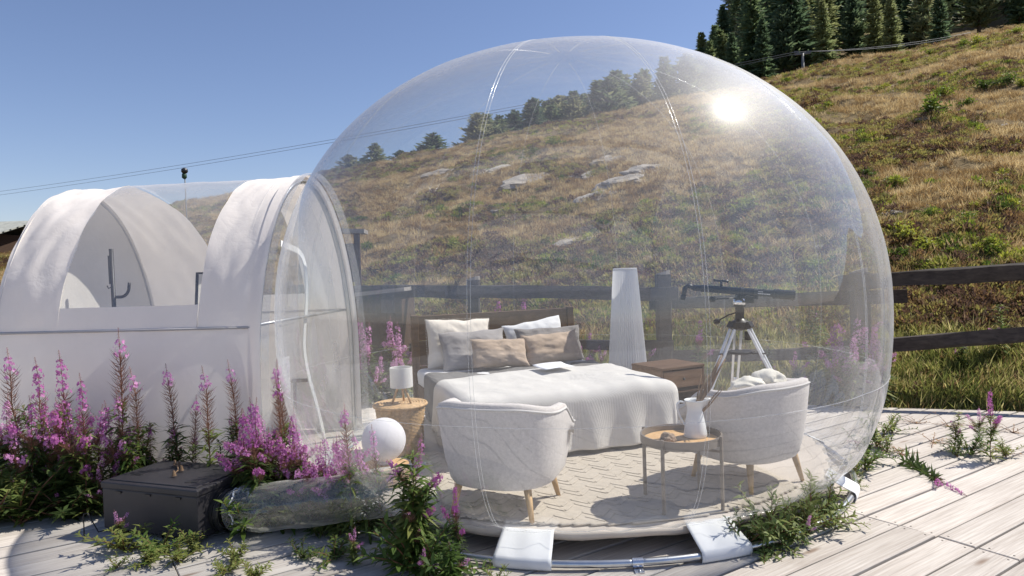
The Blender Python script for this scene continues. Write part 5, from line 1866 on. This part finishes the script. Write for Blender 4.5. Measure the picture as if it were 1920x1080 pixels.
# white globe on a wooden stool
gp = Vector((-.915, 4.72, FLOOR))
sl = thing('wooden_stool', gp, 0, 'low round honey wood stool under the white globe', 'stool')
mb = MB(); mb.lathe([(.15, .0), (.165, .01), (.172, .09), (.165, .125), (.15, .13), (.002, .13)], 40); mb.build('drum', 'beech', sl, auto=50)
mb = MB(); mb.tube([(.176 * math.cos(2 * math.pi * q / 40), .176 * math.sin(2 * math.pi * q / 40), .05) for q in range(41)], .006, 6, False); mb.build('hoop', 'oak', sl)
gl = thing('globe_lamp', gp + Vector((0, 0, .131)), 0, 'white globe lamp sitting on the low wooden stool', 'lamp')
mb = MB(); mb.lathe([(.05, 0), (.05, .016), (.04, .02)], 24); mb.build('base', 'white', gl)
mb = MB(); mb.lathe([(max(.002, .150 * math.cos(RAD(a))), .164 + .150 * math.sin(RAD(a))) for a in range(-90, 91, 6)], 48); mb.build('globe', 'globe', gl)
# ------------------------------------------------------------------ blower box and clear air duct
BXC = Vector((-2.20, 4.46, 0)); BXR = RAD(-20)
bxo = thing('blower_box', BXC, BXR, 'anthracite plastic blower box standing on the deck before the flowers', 'box')
W2, D2, H2 = .385, .245, .335
mb = MB(); mb.box((0, 0, .03 + (H2 - .075) / 2), (W2, D2, (H2 - .075) / 2)); mb.build('body', 'box', bxo, smooth=False, bevel=.008)
mb = MB(); mb.box((0, 0, H2 - .025), (W2 + .006, D2 + .006, .022)); mb.build('lid', 'box', bxo, smooth=False, bevel=.009)
mb = MB(); mb.box((0, 0, H2 - .002), (W2 - .03, D2 - .03, .006)); mb.build('lid_panel', 'box', bxo, smooth=False, bevel=.004)
for x in (-.24, .0, .24):
    mb = MB(); mb.box((x, -D2 - .004, H2 - .062), (.022, .004, .006)); mb.build('latch', 'black', bxo, smooth=False)
for x, y, a in ((-.25, -.1, .2), (.02, .12, -.3), (.2, .13, .1), (.24, -.14, .4), (-.1, .16, .0)):
    mb = MB(); mb.box((x, y, H2 + .0055), (.035, .012, .0015), Matrix.Rotation(a, 3, 'Z')); mb.build('vent_slot', 'black', bxo, smooth=False)
for x in (-.28, .26):
    mb = MB(); mb.box((x, 0, .014), (.06, D2 - .03, .014)); mb.build('timber_foot', 'hutwood', bxo, smooth=False)
RX = Matrix.Rotation(BXR, 4, 'Z')
port = BXC + (RX @ Vector((W2 + .003, -.04, 0))) + Vector((0, 0, .15))
pd = (RX @ Vector((1, 0, 0)))
for nm, a, b, r_, mt_ in (('port_collar', 0, .05, .112, 'steel'), ('rubber_ring', .008, .028, .134, 'rubber'), ('rubber_ring', .042, .068, .134, 'rubber')):
    mb = MB(); q0 = port + pd * a; q1 = port + pd * b
    mb.tube([q0, q1], r_, 36, False); mb.tube([q1, q1 + pd * .001], [r_, r_ * .93], 36, False)
    o = mb.build(nm, mt_, None, auto=40); o.parent = bxo; o.matrix_parent_inverse = (Matrix.Translation(BXC) @ RX).inverted()
# pine-cone twig on the lid
ct = thing('cone_twig', BXC + (RX @ Vector((-.06, .02, 0))) + Vector((0, 0, H2 + .008)), BXR - .5, 'dry twig with small brown cones lying on the blower box lid', 'twig')
mb = MB(); mb.tube([(-.13, .03, .008), (-.05, .035, .012), (.05, .01, .012), (.14, -.05, .008)], [.004, .004, .0035, .002], 6); mb.build('stem', 'twig', ct)
for x, y in ((-.13, .04), (-.07, .05), (.05, .03), (.14, -.04)):
    mb = MB()
    for k in range(5):
        mb.lathe([(.002, -.001), (.016 - .002 * k, .002), (.010 - .001 * k, .007)], 9, (x, y, .004 + k * .0065))
    mb.build('cone', 'twig', ct, smooth=False)
# duct
dend = Vector((-.52, 4.05, .33))
ax_ = (dend - (port + pd * .06))
def duct_pt(f, a):
    c = (port + pd * .07).lerp(dend, f) + Vector((0, 0, -.012 * math.sin(math.pi * f)))
    d = ax_.normalized(); x = d.cross(Vector((0, 0, 1))).normalized(); y = x.cross(d)
    R_ = .121 if f < .03 else .121 + (.142 - .121) * min(1, (f - .03) / .12)
    R_ *= .93 if .03 < f < .05 else 1
    pinch = max(0, 1 - f / .28)
    R_ += (.010 * math.sin(a * 11 + f * 8) + .006 * math.sin(a * 23 - f * 19)) * (.06 + pinch) * (1 if f > .03 else 0)
    R_ += .006 * mnoise.noise(Vector((math.cos(a) * 1.4, math.sin(a) * 1.4, f * 7))) + .004 * mnoise.noise(Vector((math.cos(a) * 4, math.sin(a) * 4, f * 22)))
    p = c + (x * math.cos(a) + y * math.sin(a)) * R_
    return Vector((p.x, p.y, max(.006, p.z)))
du = thing('air_duct', port, 0, 'clear crumpled plastic air duct from the blower box to the dome', 'duct')
mb = MB(); mb.grid(lambda i, j: duct_pt(j, 2 * math.pi * i) - port, 72, 90, True); mb.build('sleeve', 'ductfilm', du)
mb = MB(); path = []
for k in range(61):
    path.append(duct_pt(.045, 2 * math.pi * k / 60) - port)
mb.tube(path, .006, 6, False); mb.build('tie_cord', 'strap', du)
mb = MB()
for s in (-1, 1):
    q0 = duct_pt(.045, 2.0) - port
    mb.tube([q0, q0 + Vector((-.03 * s, -.03, .02)), q0 + Vector((-.06 * s, -.05, -.01)), q0 + Vector((-.09 * s, -.05, -.05))], .0035, 5)
mb.build('tie_knot', 'strap', du)
# thin black stake left of the box
p = onz(158, 1010, 0)
mb = MB(); mb.tube([(0, 0, 0), (.002, 0, .09), (.0, 0, .14), (.008, 0, .155), (.03, 0, .16), (.06, .05, .02), (.10, .16, .006)], .0035, 6)
o = mb.build('cable_loop', 'rubber', None); o.location = p
tag(o, 'thin black cable rising from the deck left of the blower box', 'cable')

# ------------------------------------------------------------------ fireweed
def fireweed(seed, H, flower=.28, pods=.30, nleaf=70, leafl=.13, branches=0, dens=1.0, lmat='fleaf'):
    """willowherb: reddish stem, spiral of narrow leaves, pods, raceme of magenta flowers, drooping buds"""
    r = random.Random(seed)
    st, lf, pd_, fl = MB(), MB(), MB(), MB()
    def spike(base, top, zf0, zf1, zp0, nl, sc_, rad):
        pts = [base.lerp(top, k / 6) + Vector((r.gauss(0, .006), r.gauss(0, .006), 0)) * (0 if k == 0 else 1) for k in range(7)]
        st.tube(pts, [rad * (1 - .75 * k / 6) for k in range(7)], 5)
        ln = (top - base).length
        def at(f):
            x = f * 6; i = min(5, int(x)); return pts[i].lerp(pts[i + 1], x - i)
        a = r.uniform(0, 6.28)
        for k in range(nl):
            f = .04 + (zp0 + .08) * (k / nl) + r.uniform(-.01, .01)
            a += 2.4 + r.uniform(-.3, .3)
            el = r.uniform(.25, .85); d = rdir(el, a)
            l_ = leafl * sc_ * (1.15 - .55 * f) * r.uniform(.7, 1.2)
            leaf(lf, at(min(.99, f)), d, d.cross(Vector((0, 0, 1))) + Vector((0, 0, r.uniform(-.3, .3))), l_, l_ * r.uniform(.13, .18), r.uniform(.5, 1.5))
        npod = int(95 * (zf0 - zp0) / .3 * sc_)
        for k in range(npod):
            f = zp0 + (zf0 - zp0) * (k / max(1, npod)) + r.uniform(-.01, .01)
            a += 2.4; d = rdir(r.uniform(.45, .85), a)
            l_ = r.uniform(.055, .085) * (.7 + .3 * sc_)
            p = at(min(.99, f)); sdv = d.cross(Vector((0, 0, 1))).normalized()
            q = p + d * l_ * .55; e_ = p + d * l_ + Vector((0, 0, l_ * .22))
            w_ = .0016
            pd_.add([p - sdv * w_, p + sdv * w_, q + sdv * w_ * 1.3, q - sdv * w_ * 1.3, e_], [(0, 1, 2, 3), (3, 2, 4)])
            up2 = Vector((0, 0, 1))
            pd_.add([p - up2 * w_, p + up2 * w_, q + up2 * w_ * 1.3, q - up2 * w_ * 1.3, e_], [(0, 1, 2, 3), (3, 2, 4)])
        nf = int(30 * dens * (zf1 - zf0) / .2 * sc_)
        for k in range(nf):
            f = zf0 + (zf1 - zf0) * (k / max(1, nf)) + r.uniform(-.012, .012)
            if r.random() < .3: continue
            a += 2.4 + r.uniform(-.4, .4); d = rdir(r.uniform(-.1, .5), a)
            p = at(min(.995, f)); c = p + d * r.uniform(.022, .042) * (1.15 - .5 * (f - zf0) / max(.01, zf1 - zf0))
            pd_.add([p - Vector((0, 0, .0008)), p + Vector((0, 0, .0008)), c], [(0, 1, 2)])
            x_ = d.cross(Vector((0, 0, 1))).normalized(); y_ = x_.cross(d)
            ps = r.uniform(.0085, .0135)
            for q in range(4):
                an = q * 1.57 + r.uniform(-.3, .3)
                e1 = (x_ * math.cos(an) + y_ * math.sin(an)); e2 = (x_ * -math.sin(an) + y_ * math.cos(an))
                t_ = c + e1 * ps * 1.25 + d * ps * r.uniform(-.2, .5)
                fl.add([c, c + e1 * ps * .7 + e2 * ps * .55, t_, c + e1 * ps * .7 - e2 * ps * .55], [(0, 1, 2, 3)])
        for k in range(int(26 * sc_)):
            f = zf1 + (1 - zf1) * (k / 26)
            a += 2.4; d = rdir(r.uniform(-.7, .1), a); p = at(min(.995, f)); l_ = .022 * (1.1 - .7 * k / 26)
            sdv = d.cross(Vector((0, 0, 1))).normalized() * .0022
            (pd_ if k % 3 else fl).add([p, p + d * l_ * .6 + sdv, p + d * l_, p + d * l_ * .6 - sdv], [(0, 1, 2, 3)])
    top = Vector((r.gauss(0, .05), r.gauss(0, .05), 1)) * H
    f1 = .93; f0 = f1 - flower; p0 = f0 - pods
    spike(Vector((0, 0, 0)), top, f0, f1, p0, nleaf, 1.0, .0055 * (.6 + .4 * H))
    for b in range(branches):
        a = r.uniform(0, 6.28); zb = r.uniform(.25, .5) * H
        base = top * (zb / H)
        tip = base + rdir(r.uniform(.8, 1.15), a) * H * r.uniform(.28, .42)
        spike(base, tip, .62, .92, .3, int(nleaf * .3), .55, .003)
    res = [('stem', st.mesh('stem', 'stem')), ('leaves', lf.mesh('leaves', lmat)), ('seed_pods', pd_.mesh('seed_pods', 'pod')), ('flowers', fl.mesh('flowers', 'petal'))]
    return [(n_, m_) for n_, m_ in res if len(m_.polygons)]
FW_TALL = [fireweed(s, 1.0, .10, .38, 90, .15, 0, 1.8) for s in range(4)] + [fireweed(50 + s, 1.0, .22, .22, 90, .15, 2, 1.6) for s in range(3)]
FW_MID = [fireweed(100 + s, 1.0, .28, .18, 90, .20, 3, 1.7) for s in range(4)]
FW_LEAFY = [fireweed(200 + s, 1.0, .04, .03, 150, .26, 2, 1.0, 'weed') for s in range(3)]
FW_CLUMP = [fireweed(400 + s, 1.0, .0, .0, 120, .30, 3, 0.0, 'weed') for s in range(3)]
FW_SHOW = fireweed(300, 1.0, .34, .06, 90, .2, 2, 2.6, 'weed')
def leafy(seed, n=70, L_=.34, mat='weed', flower=False, upright=.9, stems=5):
    """low leafy clump of several leafy shoots, unit height about 1"""
    r = random.Random(seed); st, lf, fl = MB(), MB(), MB()
    for s in range(stems):
        a = r.uniform(0, 6.28); el = r.uniform(upright - .5, upright + .45)
        tip = rdir(min(1.5, el), a) * r.uniform(.65, 1.05)
        mid = tip * .5 + Vector((0, 0, .08))
        st.tube([(0, 0, 0), mid, tip], [.014, .010, .004], 4, False)
        k_ = n // stems
        for k in range(k_):
            f = .08 + .92 * k / k_
            p = (Vector((0, 0, 0)).lerp(mid, f * 2) if f < .5 else mid.lerp(tip, f * 2 - 1))
            a2 = k * 2.4 + r.uniform(-.4, .4)
            d = (rdir(r.uniform(.1, .9), a2) + tip.normalized() * .5).normalized()
            l_ = L_ * r.uniform(.6, 1.15) * (1.1 - .45 * f)
            leaf(lf, p, d, d.cross(Vector((0, 0, 1))) + Vector((0, 0, r.uniform(-.2, .2))), l_, l_ * r.uniform(.16, .26), r.uniform(.4, 1.3))
    res = [('stem', st.mesh('stem', 'stem')), ('leaves', lf.mesh('leaves', mat))]
    return res
LEAFY = [leafy(s, 150, .36, 'weed', stems=6) for s in range(3)] + [leafy(10 + s, 200, .32, 'fleaf', upright=.8, stems=8) for s in range(3)]
DRY = [leafy(30 + s, 50, .22, 'dryweed', upright=.35, stems=6) for s in range(2)]
def plant(kind, loc, h, lab, group, lean=(0, 0), wf=1.0, name='fireweed_plant', cat='flower'):
    t = thing(name, loc, random.uniform(0, 6.28), lab, cat, group)
    t.rotation_euler = (0, 0, 0)
    q = Vector((lean[0], lean[1], 1)).normalized().rotation_difference(Vector((0, 0, 1))).inverted()
    t.rotation_mode = 'QUATERNION'
    t.rotation_quaternion = q @ Matrix.Rotation(random.uniform(0, 6.28), 3, 'Z').to_quaternion()
    t.scale = (h * wf, h * wf, h)
    for n_, m_ in kind:
        o = link(n_, m_, t)
        if n_ in ('leaves', 'flowers', 'seed_pods'): o['kind'] = 'stuff'
    return t
def from_top(u, v, Y, kind, lab, group, lean=(0, 0), wf=1.0, z0=0.0, **kw):
    """plant whose tip shows at that place, standing at depth Y"""
    tip = atY(u, v, Y)
    h = tip.z - z0
    l = Vector((lean[0], lean[1], 1)).normalized()
    loc = Vector((tip.x - l.x * h, tip.y - l.y * h, z0))
    return plant(kind, loc, h / l.z * .98, lab, group, lean, wf, **kw)
G1 = 'tall fireweed in front of the tunnel'
talls = [(37, 645, 4.78, 0, 'fireweed with a small flower head, second from the left picture edge'), (76, 662, 4.86, 4, 'fireweed with pale flowers between two taller ones at the left'),
         (131, 648, 4.80, 5, 'fireweed with two flower tiers, left of the tallest one'), (188, 612, 4.76, 1, 'tallest fireweed with a flower head above the box\'s left end'),
         (160, 692, 4.68, 4, 'fireweed with dense magenta cluster just below the tallest one'), (262, 676, 4.86, 2, 'slim fireweed with small flower head above the box centre, left of a pair'),
         (306, 678, 4.88, 3, 'slim fireweed above the box centre, right of a pair'), (365, 732, 4.85, 0, 'short lone fireweed with bare pods right above the blower box'),
         (408, 676, 4.72, 2, 'tall fireweed with comb-like pods above the box right corner'), (438, 670, 4.84, 1, 'tall fireweed with dark buds just left of the tunnel hoop'),
         (505, 668, 4.74, 3, 'tall fireweed right before the near leg of the tunnel hoop'), (548, 700, 4.60, 2, 'fireweed in front of the notice on the tunnel door'),
         (230, 725, 4.80, 5, 'fireweed with faded flowers right of the tallest one')]
for u, v, Y_, k, lab in talls:
    from_top(u, v, Y_, FW_TALL[k], lab, G1, (random.uniform(-.10, .10), random.uniform(-.06, .03)))
r = random.Random(21)
def bubble_lean(x, y, k):
    d = Vector((x - BC.x, y - BC.y)); d.normalize(); return (d.x * k, d.y * k)
# thickets: plants nothing tells apart
for k in range(34):
    u = r.uniform(-30, 255); Y_ = r.uniform(4.62, 4.98); v = r.uniform(730, 880)
    kd = r.choice(FW_MID + FW_TALL[4:] + FW_LEAFY)
    from_top(u, v, Y_, kd, 'fireweed in the dense flowering thicket left of the blower box', 'thicket left of the box', (r.uniform(-.12, .12), r.uniform(-.12, .05)), 1.1)
for k in range(17):
    u = r.uniform(-40, 240); Y_ = r.uniform(4.55, 4.95); v = r.uniform(860, 930)
    from_top(u, v, Y_, r.choice(FW_LEAFY + LEAFY[3:]), 'dark leafy fireweed shoot at the foot of the thicket left of the box', 'leafy shoots left of the box', (r.uniform(-.3, .3), r.uniform(-.35, .1)), 1.5)
for k in range(14):
    u = r.uniform(240, 440); Y_ = r.uniform(4.82, 4.96); v = r.uniform(770, 850)
    from_top(u, v, Y_, r.choice(FW_LEAFY + FW_TALL[:4]), 'slender fireweed standing behind the blower box', 'slender fireweed behind the box', (r.uniform(-.1, .1), r.uniform(-.05, .05)), 1.0)
for k in range(46):
    u = r.uniform(430, 650); Y_ = r.uniform(4.28, 4.85) if u < 560 else r.uniform(4.15, 4.4); v = r.uniform(735, 870)
    if u > 560: v = r.uniform(790, 880)
    x = (u - 960) / FPX * Y_
    ln = bubble_lean(x, Y_, r.uniform(.02, .14)) if u > 500 else (r.uniform(-.1, .1), r.uniform(-.12, .05))
    from_top(u, v, Y_, r.choice(FW_MID + FW_MID + FW_TALL[4:]), 'flowering fireweed in the thicket between the blower box and the dome', 'thicket behind the air duct', ln, 1.15)
for k in range(20):
    u = r.uniform(440, 690); Y_ = r.uniform(4.22, 4.5); v = r.uniform(885, 930)
    from_top(u, v, Y_, r.choice(LEAFY[:3] + FW_LEAFY), 'green leafy shoot behind the clear air duct', 'leafy shoots behind the duct', (r.uniform(-.3, .2), r.uniform(-.2, .1)), 1.4)
from_top(628, 752, 4.02, FW_TALL[3], 'fireweed with bare pods in front of the tunnel hoop\'s far leg', G1, bubble_lean(-1.0, 4.02, .10))
from_top(690, 790, 4.05, FW_TALL[4], 'fireweed in front of the white globe lamp', G1, bubble_lean(-.8, 3.88, .11))
from_top(668, 805, 4.06, FW_MID[0], 'bushy fireweed at the left edge of the white globe lamp', G1, bubble_lean(-.85, 3.9, .11))
from_top(785, 805, 3.68, FW_MID[1], 'fireweed leaning over the right side of the white globe lamp', G1, (.12, -.06), 1.0)
# big leafy plant at the dome's front left
for k, (u, v, Y_, kd, ln, wf_, lab) in enumerate((
        (768, 850, 3.60, FW_CLUMP[0], (.02, -.1), 1.05, 'tallest shoot of the green clump at the dome\'s front left'),
        (738, 890, 3.64, FW_CLUMP[1], (-.25, -.05), 1.05, 'left shoot of the green clump at the dome\'s front left'),
        (805, 905, 3.60, FW_CLUMP[2], (.3, -.1), 1.05, 'right shoot of the green clump before the left armchair'),
        (790, 965, 3.52, LEAFY[1], (.1, -.3), 1.1, 'low shoot in front of the green clump at the dome'),
        (845, 985, 3.55, LEAFY[2], (.4, -.1), 1.1, 'leaves spreading right from the green clump towards the strap'),
        (730, 985, 3.60, LEAFY[0], (-.3, -.2), 1.1, 'leafy sprawl at the foot of the duct end'))):
    from_top(u, v, Y_, kd, lab, 'green clump at the front left of the dome', ln, wf_, name='leafy_plant', cat='plant')
from_top(862, 895, 3.52, FW_MID[2], 'small fireweed with few flowers before the left armchair leg', 'small fireweed on the deck', (.04, -.02), .8)
from_top(660, 985, 3.72, FW_MID[3], 'small flowering sprout under the air duct', 'small fireweed on the deck', (.05, -.1), 1.3)
from_top(845, 1015, 3.35, FW_LEAFY[1], 'small sprout before the left tie strap', 'small fireweed on the deck', (.0, -.05), 1.6)
from_top(922, 1050, 3.42, LEAFY[1], 'tiny sprout between planks before the left tie strap', 'small fireweed on the deck', (.0, -.05), .9, name='leafy_plant', cat='plant')
from_top(800, 1020, 3.42, FW_MID[0], 'low flowering sprout in front of the green clump', 'small fireweed on the deck', (.1, -.3), 1.2)
# sprouts at the box
for k, (u, v, Y_, kd, lab) in enumerate(((212, 955, 4.12, FW_MID[1], 'sprout with one magenta flower at the box front left'), (240, 970, 4.06, LEAFY[0], 'bushy green sprout before the box front left'),
        (302, 985, 3.98, LEAFY[1], 'upright green sprout before the box front'), (330, 1010, 3.86, LEAFY[2], 'green sprout at the box\'s front corner'), (275, 1020, 3.86, LEAFY[0], 'low green sprout before the box'),
        (440, 1015, 3.84, LEAFY[2], 'olive sprout below the duct connection'), (425, 1040, 3.70, LEAFY[1], 'olive sprout lowest before the duct connection'), (365, 1000, 4.0, LEAFY[0], 'reddish sprout between box and duct port'),
        (75, 998, 4.50, LEAFY[4], 'flat weed on the planks at the left'), (480, 1050, 3.6, LEAFY[2], 'flat olive sprout on the deck below the duct'), (215, 1040, 3.8, LEAFY[1], 'small weed on the deck left of the box corner'),
        (560, 1010, 3.85, LEAFY[4], 'dark weed under the middle of the duct'), (620, 1000, 3.82, LEAFY[5], 'dark weed under the right part of the duct'))):
    from_top(u, v, Y_, kd, lab, 'sprouts around the blower box', (r.uniform(-.2, .2), r.uniform(-.3, 0)), 1.6, name='leafy_plant', cat='plant')
# leafy clump between dome and ring at the right
clab = ['leftmost leafy shoot under the dome\'s right front edge', 'second leafy shoot under the dome\'s right front edge', 'third leafy shoot under the dome\'s right front edge', 'middle leafy shoot under the dome\'s right front edge',
        'fifth leafy shoot under the dome\'s right front edge', 'sixth leafy shoot under the dome\'s right front edge', 'highest leafy shoot under the dome\'s right front edge', 'rightmost leafy shoot under the dome\'s right front edge']
for k, ph in enumerate((22.5, 25.5, 28, 31, 34, 37.5, 41, 44)):
    a = RAD(ph); rr = 1.955 + .02 * (k % 2)
    d = Vector((math.sin(a), -math.cos(a), 0))
    plant(LEAFY[3 + k % 3], (BC.x + rr * d.x, BC.y + rr * d.y, 0), .25 + .04 * (k % 3), clab[k], 'leafy clump under the dome at the right', (d.x * .55, d.y * .55), 1.0, name='leafy_plant', cat='plant')
from_top(1518, 962, 3.80, FW_SHOW, 'short fireweed with magenta head beside the right ring pipe', 'small fireweed on the deck', (.2, -.1), 1.6)
# weeds right of the dome
for k, (u, v, Y_, lab) in enumerate(((1612, 850, 4.95, 'green weed by the right tie strap'), (1640, 800, 5.3, 'green weed along the dome\'s right edge, middle'), (1655, 765, 5.7, 'green weed along the dome\'s right edge, farthest'), (1625, 820, 5.1, 'green weed along the dome\'s right edge, lower'),
        (1668, 815, 5.5, 'bright green weed standing off the dome edge'), (1612, 890, 4.72, 'small green weed at the ring pipe end'), (1680, 770, 6.1, 'green weed before the grass bank'), (1600, 905, 4.6, 'creeping weed over the ring pipe'))):
    from_top(u, v, Y_, LEAFY[k % 3], lab, 'weeds right of the dome', (r.uniform(0, .3), r.uniform(-.2, .1)), 1.1, name='leafy_plant', cat='plant')
for k, (u, v) in enumerate(((1690, 852), (1720, 795), (1655, 845), (1780, 800), (1750, 830), (1900, 812), (1885, 850), (1830, 800))):
    p = onz(u, v, 0)
    plant(DRY[k % 2], p, .16, ['dry creeping weed nearest the dome', 'dry creeping weed in the far gap', 'dry creeping weed by the bright green weed', 'dry creeping weed behind the fireweed', 'dry creeping weed left of the fireweed', 'dry creeping weed at the right picture edge', 'dry creeping weed right of the fireweed', 'dry creeping weed just behind the single fireweed'][k], 'dry weeds on the right deck', (0, 0), 1.5, name='dry_weed', cat='weed')
b0 = onz(1857, 866, 0)
tipz = atY(1853, 725, b0.y).z
plant(FW_SHOW, b0, tipz, 'single fireweed with magenta head growing from the deck at the right', 'small fireweed on the deck', (-.02, .02), .95)
for k, (u, v, Y_, kd, lab) in enumerate(((1800, 770, 5.5, FW_LEAFY[0], 'reddish stalk left of the single fireweed on the right deck'), (1825, 800, 5.4, LEAFY[0], 'bushy green weed left of the single fireweed'), (1790, 820, 5.35, LEAFY[1], 'low orange-green weed left of the single fireweed'), (1880, 820, 5.3, LEAFY[2], 'low green weed right of the single fireweed'), (1838, 760, 5.6, FW_MID[1], 'fireweed shoot just behind the single fireweed'))):
    from_top(u, v, Y_, kd, lab, 'weeds round the single fireweed', (r.uniform(-.2, .2), 0), 1.2, name='leafy_plant', cat='plant')
# cut stem lying on the planks
q0 = onz(1692, 866, 0); q1 = onz(1812, 932, 0)
d = (q1 - q0); ln_ = d.length
t = thing('cut_fireweed', (q0.x, q0.y, .02), 0, 'cut fireweed stem lying flat on the planks at the right', 'flower')
t.rotation_mode = 'QUATERNION'
t.rotation_quaternion = d.normalized().to_track_quat('Z', 'X')
t.scale = (ln_ * .8, ln_ * .55, ln_)
for n_, m_ in FW_MID[1]:
    o = link(n_, m_, t)
    if n_ != 'stem': o['kind'] = 'stuff'
# fireweed beyond the dome, before the fence
G2 = 'fireweed beyond the dome'
for k, (u, v, Y_) in enumerate(((700, 600, 8.6), (722, 590, 8.8), (690, 640, 8.5), (740, 620, 8.7), (755, 600, 8.9), (712, 660, 8.3), (770, 640, 8.6), (680, 590, 8.9), (735, 650, 8.3), (755, 665, 8.4), (700, 680, 8.2), (675, 655, 8.4))):
    p = atY(u, v, Y_); g = max(-.02, T(p.x, p.y))
    from_top(u, v, Y_, FW_SHOW if k % 2 else FW_MID[k % 4], 'fireweed in the pink patch between tunnel and bed, beyond the dome', 'pink patch left beyond the dome', (r.uniform(-.1, .1), 0), 1.3, z0=g)
for k, (u, v, Y_) in enumerate(((1600, 585, 7.6), (1625, 600, 7.5), (1580, 620, 7.6), (1645, 625, 7.4), (1610, 640, 7.4), (1590, 660, 7.3), (1635, 660, 7.2), (1655, 650, 7.3), (1565, 600, 7.7), (1620, 570, 7.7), (1600, 620, 7.2), (1630, 625, 7.3), (1575, 640, 7.4), (1645, 600, 7.5))):
    p = atY(u, v, Y_); g = max(-.02, T(p.x, p.y))
    from_top(u, v, Y_, FW_SHOW if k % 3 else FW_MID[k % 4], 'fireweed in the pink patch seen through the dome\'s right edge', 'pink patch right beyond the dome', (r.uniform(-.1, .1), 0), 1.3, z0=g)
for u, v, Y_, kd, lab in ((985, 548, 9.2, FW_TALL[5], 'lone fireweed rising above the headboard before the fence'), (925, 552, 9.3, FW_TALL[0], 'faint fireweed stalk between fence post and headboard'), (1100, 615, 8.7, FW_MID[0], 'fireweed right of the headboard'), (1125, 640, 8.6, FW_MID[1], 'fireweed between headboard and tower lamp'), (1085, 640, 8.6, FW_MID[2], 'fireweed just behind the right pillows'),
        (1208, 615, 8.4, FW_MID[3], 'fireweed right of the tower lamp'), (1310, 590, 8.3, FW_MID[0], 'fireweed left below the telescope eyepiece'), (1488, 650, 7.6, FW_MID[1], 'fireweed right of the tripod'), (1440, 640, 7.9, FW_LEAFY[0], 'green stalk behind the tripod'), (1530, 575, 8.0, FW_LEAFY[1], 'green stalk right of the telescope'),
        (1870, 565, 7.7, FW_LEAFY[2], 'green stalk in front of the lower fence rail at the right'), (1803, 625, 7.6, FW_LEAFY[0], 'short green stalk before the lower fence rail')):
    p = atY(u, v, Y_); g = max(-.02, T(p.x, p.y))
    from_top(u, v, Y_, kd, lab, G2, (r.uniform(-.06, .06), 0), 1.0, z0=g)
